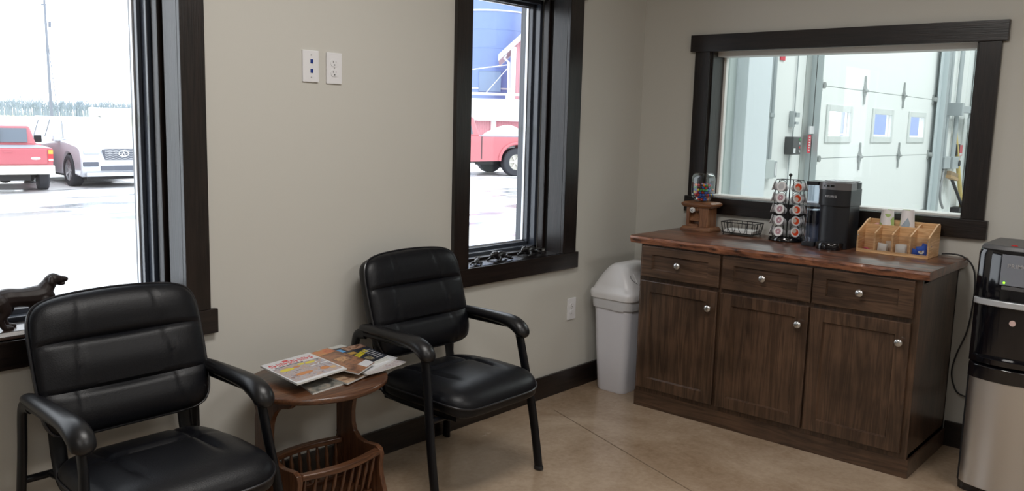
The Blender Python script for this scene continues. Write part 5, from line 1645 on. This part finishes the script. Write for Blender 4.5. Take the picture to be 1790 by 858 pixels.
# ---------------- silver SUV
def make_suv(loc, rz):
    r = thing('sport_utility_vehicle', loc, 'silver sport utility vehicle parked facing the large window', 'car', rz=rz)
    paint = plain('silver_white_paint', (0.60, 0.63, 0.68), rough=0.22, coat=0.8, metal=0.15)
    L0, L1, hw = -2.62, 2.55, 1.0
    prof = [(L0, 0.40), (L0+0.02, 1.05), (-2.50, 1.16)] + [(0.9, 1.16), (1.6, 1.13), (2.25, 1.06), (2.48, 0.98), (L1, 0.72), (L1+0.02, 0.42), (2.45, 0.28)]
    wf, wr, R = 1.55, -1.50, 0.47
    bot = [(wf+R, 0.30)] + [(wf+R*cos(pi*k/10), 0.38+R*sin(pi*k/10)) for k in range(11)] + [(wf-R, 0.28), (wr+R, 0.28)] + [(wr+R*cos(pi*k/10), 0.38+R*sin(pi*k/10)) for k in range(11)] + [(wr-R, 0.32)]
    MB().prism(prof+bot, 'xz', -hw, hw).build('body', paint, r, world=False, bev=0.05, angle=30)
    loft4(-2.55, 1.30, 1.13, -2.25, 0.35, 1.74, 0.93, 0.74).build('cabin', paint, r, world=False, bev=0.05, angle=30)
    mb = MB().prism([(1.25, 1.15), (0.42, 1.69), (0.40, 1.66), (1.20, 1.13)], 'xz', -0.70, 0.70)
    mb.build('windscreen', M_CARGLASS, r, world=False, smooth=False)
    for s in (-1, 1):
        for pts in ([(-2.42, 1.20), (-1.62, 1.20), (-1.62, 1.62), (-2.22, 1.62)], [(-1.52, 1.20), (-0.60, 1.20), (-0.60, 1.64), (-1.52, 1.64)], [(-0.50, 1.20), (0.95, 1.20), (0.42, 1.64), (-0.50, 1.64)]):
            side_panel(pts, 0, 0, 1.13, 1.74, 0.93, 0.74, s, 0.012).build('side_window', M_CARGLASS, r, world=False, smooth=False)
        MB().box(0.80, 1.00, min(s*0.98, s*1.16), max(s*0.98, s*1.16), 1.12, 1.28, 0.03).build('mirror', paint, r, world=False, smooth=False)
        wheel(r, wf, s*0.87, 0.40, 0.28, 7, 0.68)
        wheel(r, wr, s*0.87, 0.40, 0.28, 7, 0.68)
        MB().box(2.30, 2.56, min(s*0.55, s*0.93), max(s*0.55, s*0.93), 0.86, 0.95, 0.02).build('headlight', plain('headlight_lens', (0.55, 0.58, 0.62), rough=0.1, coat=1), r, world=False, smooth=False)
        MB().box(2.40, 2.60, min(s*0.60, s*0.96), max(s*0.60, s*0.96), 0.55, 0.66, 0.02).build('fog_light_recess', plain('grey_recess', (0.10, 0.11, 0.14), rough=0.5), r, world=False, smooth=False)
    gr = MB().rings([[(2.52, y, z) for y, z in ((-0.44, 0.70), (0.44, 0.70), (0.50, 0.96), (0.40, 0.99), (-0.40, 0.99), (-0.50, 0.96))], [(2.585, y, z) for y, z in ((-0.43, 0.71), (0.43, 0.71), (0.49, 0.95), (0.40, 0.98), (-0.40, 0.98), (-0.49, 0.95))]]).build('grille', plain('grille_grey', (0.12, 0.13, 0.16), rough=0.4), r, world=False, smooth=False)
    mb = MB()
    for k in range(6):
        z = 0.735+0.043*k
        P = [(2.592, -0.44+0.88*i/24, z+0.010*sin(2*pi*i/4)) for i in range(25)]
        mb.tube(P, 0.009, seg=5)
    mb.build('grille_mesh', M_RIM, gr, world=False)
    mb = MB()
    E = [(2.605, 0.12*cos(a), 0.865+0.070*sin(a)) for a in [2*pi*k/24 for k in range(24)]]
    mb.tube(E, 0.014, seg=6, closed=True)
    mb.tube([(2.605, -0.05, 0.805), (2.605, 0.0, 0.90)], 0.012, seg=6); mb.tube([(2.605, 0.05, 0.805), (2.605, 0.0, 0.90)], 0.012, seg=6)
    mb.build('emblem', plain('emblem_chrome', (0.75, 0.76, 0.78), rough=0.15, metal=0.8), gr, world=False)
    MB().box(2.50, 2.60, -0.55, 0.55, 0.44, 0.56, 0.01).build('lower_intake', plain('grey_recess', (0.10, 0.11, 0.14)), r, world=False, smooth=False)
    MB().box(2.35, 2.62, -0.90, 0.90, 0.30, 0.40, 0.02).build('skid_plate', plain('skid_silver', (0.5, 0.52, 0.55), rough=0.4), r, world=False, smooth=False)
    MB().box(-2.3, 2.3, -0.8, 0.8, 0.20, 0.32).build('underbody', M_RUBBER, r, world=False, smooth=False)
    return r
def place(wheel_world, wl, rz):
    c, s = cos(rz), sin(rz)
    return (wheel_world[0]-(c*wl[0]-s*wl[1]), wheel_world[1]-(s*wl[0]+c*wl[1]), GZ)
hz_ = radians(265)
make_suv(place((4.83, 20.05), (1.55, -0.87), hz_), hz_)

# ---------------- pickup trucks
def make_pickup(loc, rz, sc, label, rear=True, style=0):
    r = thing('pickup_truck', loc, label, 'truck', rz=rz)
    r.scale = (sc, sc, sc)
    red = plain('glare_washed_red_paint' if style == 0 else 'bright_red_paint', (0.48, 0.12, 0.145) if style == 0 else (0.50, 0.13, 0.15), rough=0.3, coat=0.5)  # both reds lightened, putting the outdoor glare into the paint colour
    kw = dict(world=False, angle=30)
    wf, wr, R = 1.55, -1.45, 0.46
    def P(zc=0.36): return None
    L0, L1, hw = -2.50, 2.45, 0.90
    prof = [(L0, 0.62), (L0, 1.03), (-0.42, 1.03), (-0.40, 1.05), (1.15, 1.05), (1.5, 1.02), (2.30, 0.95), (L1, 0.85), (L1, 0.45)]
    bot = [(wf+R*cos(pi*k/10), 0.34+R*sin(pi*k/10)) for k in range(11)] + [(wf-R, 0.36), (wr+R, 0.40)] + [(wr+R*cos(pi*k/10), 0.40+R*0.92*sin(pi*k/10)) for k in range(11)] + [(wr-R, 0.55)]
    MB().prism(prof+bot, 'xz', -hw, hw).build('body', red, r, bev=0.035, **kw)
    mb = MB(); mb.box(L0+0.06, -0.50, -hw+0.07, hw-0.07, 1.0, 1.036)
    mb.build('bed_cover', plain('bed_dark', (0.20, 0.22, 0.26), rough=0.5), r, smooth=False, world=False)
    ztop = 1.50 if style == 0 else 1.53
    loft4(-0.42, 1.15, 1.03, -0.30, 0.62, ztop, 0.80, 0.66).build('cab', red, r, bev=0.04, **kw)
    # glass: rear, windscreen, sides
    MB().prism([(-0.445, 1.10), (-0.335, 1.44), (-0.31, 1.44), (-0.42, 1.10)], 'xz', -0.60, 0.60).build('rear_window', M_CARGLASS, r, smooth=False, world=False)
    mb = MB().box(-0.46, -0.40, -0.01, 0.01, 1.10, 1.44)
    mb.build('window_divider', plain('grey_recess', (0.10, 0.11, 0.14)), r, smooth=False, world=False)
    MB().prism([(1.16, 1.08), (0.68, 1.46), (0.64, 1.46), (1.10, 1.08)], 'xz', -0.62, 0.62).build('windscreen', M_CARGLASS, r, smooth=False, world=False)
    for s in (-1, 1):
        side_panel([(-0.22, 1.09), (0.96, 1.09), (0.56, 1.44), (-0.18, 1.44)], 0, 0, 1.03, ztop, 0.80, 0.66, s, 0.012).build('side_window', M_CARGLASS, r, smooth=False, world=False)
        MB().box(0.86, 0.98, min(s*0.88, s*1.06), max(s*0.88, s*1.06), 1.06, 1.24, 0.02).build('mirror', M_RUBBER, r, smooth=False, world=False)
        MB().box(-0.10, 0.02, min(s*0.90, s*0.93), max(s*0.90, s*0.93), 0.88, 0.94, 0.005).build('door_handle', M_RUBBER, r, smooth=False, world=False)
        mb = MB(); mb.box(-0.44, -0.415, min(s*0.892, s*0.905), max(s*0.892, s*0.905), 0.45, 1.03); mb.box(1.02, 1.035, min(s*0.892, s*0.905), max(s*0.892, s*0.905), 0.45, 1.03)
        mb.build('door_seam', M_RUBBER, r, smooth=False, world=False)
        # flared arch
        A = [(wr+0.50*cos(pi*k/14), s*0.91, 0.40+0.47*sin(pi*k/14)) for k in range(15)]
        MB().tube(A, (0.035, 0.045), lat=(0, 1, 0), seg=8).build('arch_flare', red, r, world=False)
        wheel(r, wf, s*0.78, 0.37, 0.24, 6, 0.56, plain('pale_hub', (0.62, 0.60, 0.54), rough=0.4))
        wheel(r, wr, s*0.78, 0.37, 0.24, 6, 0.56, plain('pale_hub', (0.62, 0.60, 0.54)))
        tl = MB().box(L0-0.012, L0+0.10, min(s*0.80, s*0.91), max(s*0.80, s*0.91), 0.72, 1.00, 0.006).build('tail_light', plain('tail_light_red', (0.60, 0.05, 0.06), rough=0.2), r, smooth=False, world=False)
        MB().box(L0-0.018, L0-0.010, min(s*0.81, s*0.905), max(s*0.81, s*0.905), 0.90, 0.99).build('amber_lens', plain('amber_lens', (0.75, 0.42, 0.08), rough=0.2), tl, smooth=False, world=False)
        MB().box(L0-0.018, L0-0.010, min(s*0.81, s*0.905), max(s*0.81, s*0.905), 0.735, 0.785).build('reverse_lens', M_WPLASTIC, tl, smooth=False, world=False)
        MB().box(2.38, 2.47, min(s*0.55, s*0.86), max(s*0.55, s*0.86), 0.74, 0.88, 0.01).build('headlight', plain('headlight_lens', (0.55, 0.58, 0.62)), r, smooth=False, world=False)
    tg = MB().box(L0-0.020, L0+0.02, -0.78, 0.78, 0.66, 1.015, 0.012).build('tailgate', red, r, smooth=False, world=False)
    MB().box(L0-0.035, L0-0.018, -0.09, 0.09, 0.93, 0.965, 0.006).build('tailgate_handle', red, tg, smooth=False, world=False)
    E = [(L0-0.026, -0.55+0.10*cos(a), 0.80+0.032*sin(a)) for a in [2*pi*k/20 for k in range(20)]]
    MB().rings([E, [(p[0]+0.01, p[1], p[2]) for p in E]]).build('oval_badge', M_WPLASTIC, tg, smooth=False, world=False)
    mb = MB(); mb.box(L0-0.16, L0-0.01, -0.92, 0.92, 0.44, 0.64, 0.03)
    bmat = plain('rusty_white_bumper', (0.58, 0.56, 0.50), rough=0.5, var=0.3) if style == 0 else plain('chrome_bumper', (0.6, 0.6, 0.62), rough=0.2, metal=0.7)
    bp = mb.build('rear_bumper', bmat, r, smooth=False, world=False)
    MB().box(2.42, 2.58, -0.90, 0.90, 0.42, 0.60, 0.03).build('front_bumper', plain('chrome_bumper', (0.6, 0.6, 0.62), rough=0.2, metal=0.7), r, smooth=False, world=False)
    MB().box(-2.3, 2.2, -0.45, 0.45, 0.28, 0.42).build('chassis', M_RUBBER, r, smooth=False, world=False)
    MB().cyl((wr, -0.7, 0.36), (wr, 0.7, 0.36), 0.06, seg=12).build('rear_axle', M_RUBBER, r, world=False)
    MB().sphere((wr, 0, 0.34), 0.17, seg=14, ring=8).build('differential', M_RUBBER, r, world=False)
    if style == 1:
        MB().box(-0.2, 1.0, 0.90, 1.02, 0.30, 0.36, 0.01).build('running_board', M_WPLASTIC, r, smooth=False, world=False)
    return r
hz_ = radians(76)
make_pickup(place((3.82, 19.37), (-1.45, -0.78), hz_), hz_, 1.0, 'glare-washed red pickup truck seen from behind through the large window')
hz_ = radians(158); sc = 1.34
make_pickup(place((18.95, 17.45), (-1.45*sc, 0.78*sc), hz_), hz_, sc, 'bright red pickup truck seen from the side through the narrow window', style=1)

# ---------------- buildings beyond the narrow window
def polar(bearing, d): return (-4.311 + d*cos(radians(bearing)), -2.775 + d*sin(radians(bearing)))
# silo
sxy = polar(42.8, 70)
si = thing('blue_silo', (*sxy, GZ), 'tall blue steel silo behind the red barn outside the narrow window', 'silo')
blue = plain('silo_blue_enamel', (0.17, 0.25, 0.50), rough=0.35, coat=0.3, var=0.06)
c3_ = (*sxy, 0)
MB().lathe([(0.0, GZ), (3.1, GZ), (3.1, 2.6), (3.12, 2.6), (3.12, 22.0), (2.2, 23.4), (0.0, 24.0)], c3_, 64).build('shell', blue, si, angle=30)
for z in (3.9, 9.75, 12.6, 15.6, 18.6): MB().lathe([(3.11, z), (3.19, z+0.02), (3.19, z+0.12), (3.11, z+0.14)], c3_, 64).build('ring_band', plain('pale_steel_band', (0.62, 0.65, 0.66), rough=0.4), si)
for z in (5.5, 7.0, 8.4, 11.2): MB().lathe([(3.115, z), (3.135, z+0.01), (3.135, z+0.05), (3.115, z+0.06)], c3_, 64).build('sheet_seam', blue, si)
dv = Vector((-4.311-sxy[0], -2.775-sxy[1], 0)).normalized(); dl_ = Vector((-dv.y, dv.x, 0))
F = Vector(c3_)+dv*3.12
M = Matrix((dl_, dv, Vector((0, 0, 1)))).transposed().to_4x4(); M.translation = F + dl_*(0.05)+Vector((0, 0, 4.5))
MB().obb(M, 1.7, 0.16, 1.55, 0.03).build('access_panel', plain('pale_blue_panel', (0.22, 0.32, 0.48), rough=0.4), si, smooth=False)
s2 = polar(17.8, 52)
si2 = thing('blue_silo', (*s2, GZ), 'blue tank glimpsed through the small windows of the overhead door', 'silo')
MB().lathe([(0.0, GZ), (2.4, GZ), (2.42, 9.0), (1.6, 10.0), (0.0, 10.4)], (*s2, 0), 48).build('shell', blue, si2, angle=30)
for z in (1.2, 3.2, 5.2): MB().lathe([(2.40, z), (2.48, z+0.02), (2.48, z+0.10), (2.40, z+0.12)], (*s2, 0), 48).build('ring_band', plain('pale_steel_band', (0.62, 0.65, 0.66)), si2)
# barn
brg = 41.3
def local_thing(name, brg_, d, label, cat):
    xy = polar(brg_, d)
    r = thing(name, (*xy, GZ), label, cat, rz=radians(brg_-90))
    return r
def seam_mat(name, col, axis_scale=3.2):
    if name in MATS: return MATS[name]
    m, nt, b = base_mat(name)
    tc = nt.nodes.new('ShaderNodeTexCoord'); wv = nt.nodes.new('ShaderNodeTexWave'); wv.bands_direction = 'X'
    wv.inputs['Scale'].default_value = axis_scale
    nt.links.new(tc.outputs['Object'], wv.inputs[0])
    bp = nt.nodes.new('ShaderNodeBump'); bp.inputs['Strength'].default_value = 1; bp.inputs['Distance'].default_value = 0.05
    nt.links.new(wv.outputs['Fac'], bp.inputs['Height']); nt.links.new(bp.outputs[0], b.inputs['Normal'])
    b.inputs['Base Color'].default_value = (*col, 1); setp(b, rough=0.5)
    MATS[name] = m
    return m
redst = seam_mat('red_barn_steel', (0.62, 0.30, 0.34), 1.6)  # red paled towards pink to carry haze and glare
whst = plain('white_barn_trim', (0.74, 0.75, 0.76), rough=0.5)
ba = local_thing('red_barn', brg, 60, 'red steel barn with white gable trim outside the narrow window', 'barn')
kw = dict(world=False, smooth=False)
W_ = 12.0; HE = 6.55-GZ-0.0
MB().prism([(0, 0), (W_, 0), (W_, HE), (W_/2, HE+5.6), (0, HE)], 'xz', 0, 5.4).build('wall_cladding', redst, ba, **kw)
mb = MB(); mb.box(-0.12, 0.25, -0.08, 0.15, 0, HE); mb.box(W_-0.25, W_+0.12, -0.08, 0.15, 0, HE)
mb.build('corner_trim', whst, ba, **kw)
def roofslab(x0, z0, x1, z1, y0, y1, t):
    return MB().prism([(x0, z0), (x1, z1), (x1, z1+t), (x0, z0+t)], 'xz', y0, y1)
roofslab(-0.95, HE-0.98, W_/2, HE+5.55, -0.6, 5.8, 0.42).build('roof_panel', whst, ba, **kw)
roofslab(W_+0.95, HE-0.98, W_/2, HE+5.55, -0.6, 5.8, 0.42).build('roof_panel', whst, ba, **kw)
MB().tube([(-0.45, -0.3, HE-0.55), (-0.55, -0.25, HE-0.8), (-0.25, -0.1, HE-1.05), (-0.18, -0.1, 0.2)], 0.09, seg=8).build('downspout', whst, ba, world=False)
MB().tube([(-0.2, -0.1, HE-1.2), (-2.8, -0.1, HE-1.6)], 0.035, seg=6).build('cable', whst, ba, world=False)
MB().tube([(-0.2, -0.1, HE-1.3), (-1.8, -0.1, HE-3.2)], 0.03, seg=6).build('cable', whst, ba, world=False)
# low shed
sh = local_thing('low_shed', 42.2, 50, 'low red shed with a white snow-covered roof in front of the barn', 'shed')
MB().box(-7, 7, 0, 6, 0, 1.95).build('wall_cladding', seam_mat('red_shed_steel', (0.58, 0.24, 0.27), 1.6), sh, **kw)  # shed red is also paled, with the outdoor haze in its colour
mb = MB()
for x in (-5, -2.6, -0.35, 1.75, 4, 6.2): mb.box(x, x+0.28, -0.1, 0.02, 0, 1.95)
mb.build('posts', whst, sh, **kw)
MB().rings([[(-7.3, -0.5, 1.95), (7.3, -0.5, 1.95), (7.3, 6.4, 1.95), (-7.3, 6.4, 1.95)], [(-7.3, -0.5, 2.12), (7.3, -0.5, 2.12), (7.3, 6.4, 2.12), (-7.3, 6.4, 2.12)], [(-1.9, 2.8, 3.28), (7.3, 2.8, 3.28), (7.3, 3.2, 3.28), (-1.9, 3.2, 3.28)]]).build('roof_panel', whst, sh, **kw)
mb = MB(); mb.box(-9, 7, 7.0, 7.1, 3.62, 3.78)
for x in (-7, -3.1, 0.5): mb.box(x, x+0.1, 7.0, 7.1, 2.8, 3.7)
mb.build('roof_rail', whst, sh, **kw)
# snow pile behind the truck
sp = MB()
xy = polar(41.7, 36)
def pile(u, v):
    a = 2*pi*u; rr = v
    x = 2.0*rr*cos(a); y = 1.5*rr*sin(a)
    h = 1.75*max(0, 1-rr**2.2)*(1+0.08*noise.noise(Vector((x, y, 0))))
    return (xy[0]+x, xy[1]+y, GZ+h)
sp.grid(pile, 40, 14)
tag(sp.build('snow_pile', plain('snow', (0.78, 0.80, 0.83), rough=0.8), None), 'rounded white snow pile behind the bright red pickup truck', 'snow pile')
# utility pole and distant things
pxy = polar(69.2, 160)
up_ = thing('utility_pole', (*pxy, GZ), 'tall thin utility pole beyond the parked cars', 'utility pole')
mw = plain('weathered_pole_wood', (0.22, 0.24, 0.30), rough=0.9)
MB().cyl((pxy[0], pxy[1], GZ), (pxy[0]-0.25, pxy[1], 18.8), 0.24, 0.16, 12).build('pole_shaft', mw, up_)
MB().box(pxy[0]-0.75, pxy[0]+0.35, pxy[1]-0.1, pxy[1]+0.1, 18.0, 18.16).build('crossarm', mw, up_, smooth=False)
MB().cyl((pxy[0]+0.40, pxy[1], 14.6), (pxy[0]+0.40, pxy[1], 15.5), 0.2, seg=12).build('transformer', mw, up_)
MB().tube([(pxy[0], pxy[1], 12.0), (pxy[0]+1.0, pxy[1]-0.2, GZ)], 0.05, seg=6).build('guy_wire', mw, up_)
txy = polar(65.6, 190)
tr_ = thing('white_trailer', (*txy, GZ), 'long low white trailer in the distance behind the silver car', 'trailer', rz=radians(65.6-90))
MB().box(-5.5, 5.5, 0, 3, 0.5, 2.6, 0.15).build('trailer_box', whst, tr_, **kw)
for x in (-3.6, 3.6): MB().cyl((x, -0.05, 0.45), (x, 0.4, 0.45), 0.45, seg=16).build('wheel', M_TIRE, tr_, world=False)
# bare trees along the horizon
bark = plain('haze_tinted_bark', (0.31, 0.37, 0.43), rough=0.95)  # pale blue-grey tint stands in for haze over the distance
def bare_tree(seed):
    random.seed(seed)
    mb = MB()
    def br(p, d, L, r, n):
        q = p + d*L
        mb.tube([p, p.lerp(q, .5)+Vector((random.uniform(-.04, .04)*L, random.uniform(-.04, .04)*L, 0)), q], [r, r*.8, r*.55], seg=5)
        if n == 0: return
        for k in range(3 if n > 1 else 4):
            a = random.uniform(0, 2*pi); t = random.uniform(0.35, 1)
            nd = (d*1.0 + Vector((cos(a), sin(a), 0))*random.uniform(.3, .65) + Vector((0, 0, .25))).normalized()
            br(p.lerp(q, t), nd, L*random.uniform(.45, .65), r*.5, n-1)
    br(Vector((0, 0, 0)), Vector((0, 0, 1)), 3.6, 0.17, 3)
    return mb
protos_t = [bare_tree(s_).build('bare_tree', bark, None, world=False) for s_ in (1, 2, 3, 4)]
random.seed(5)
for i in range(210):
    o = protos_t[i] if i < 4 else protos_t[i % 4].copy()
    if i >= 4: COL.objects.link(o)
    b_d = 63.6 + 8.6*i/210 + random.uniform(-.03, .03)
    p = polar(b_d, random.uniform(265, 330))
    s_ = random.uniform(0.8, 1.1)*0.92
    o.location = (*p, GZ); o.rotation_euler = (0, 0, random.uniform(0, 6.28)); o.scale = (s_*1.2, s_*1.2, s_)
    tag(o, 'bare haze-tinted tree in the row along the horizon beyond the parking lot', 'tree', 'bare trees along the horizon')
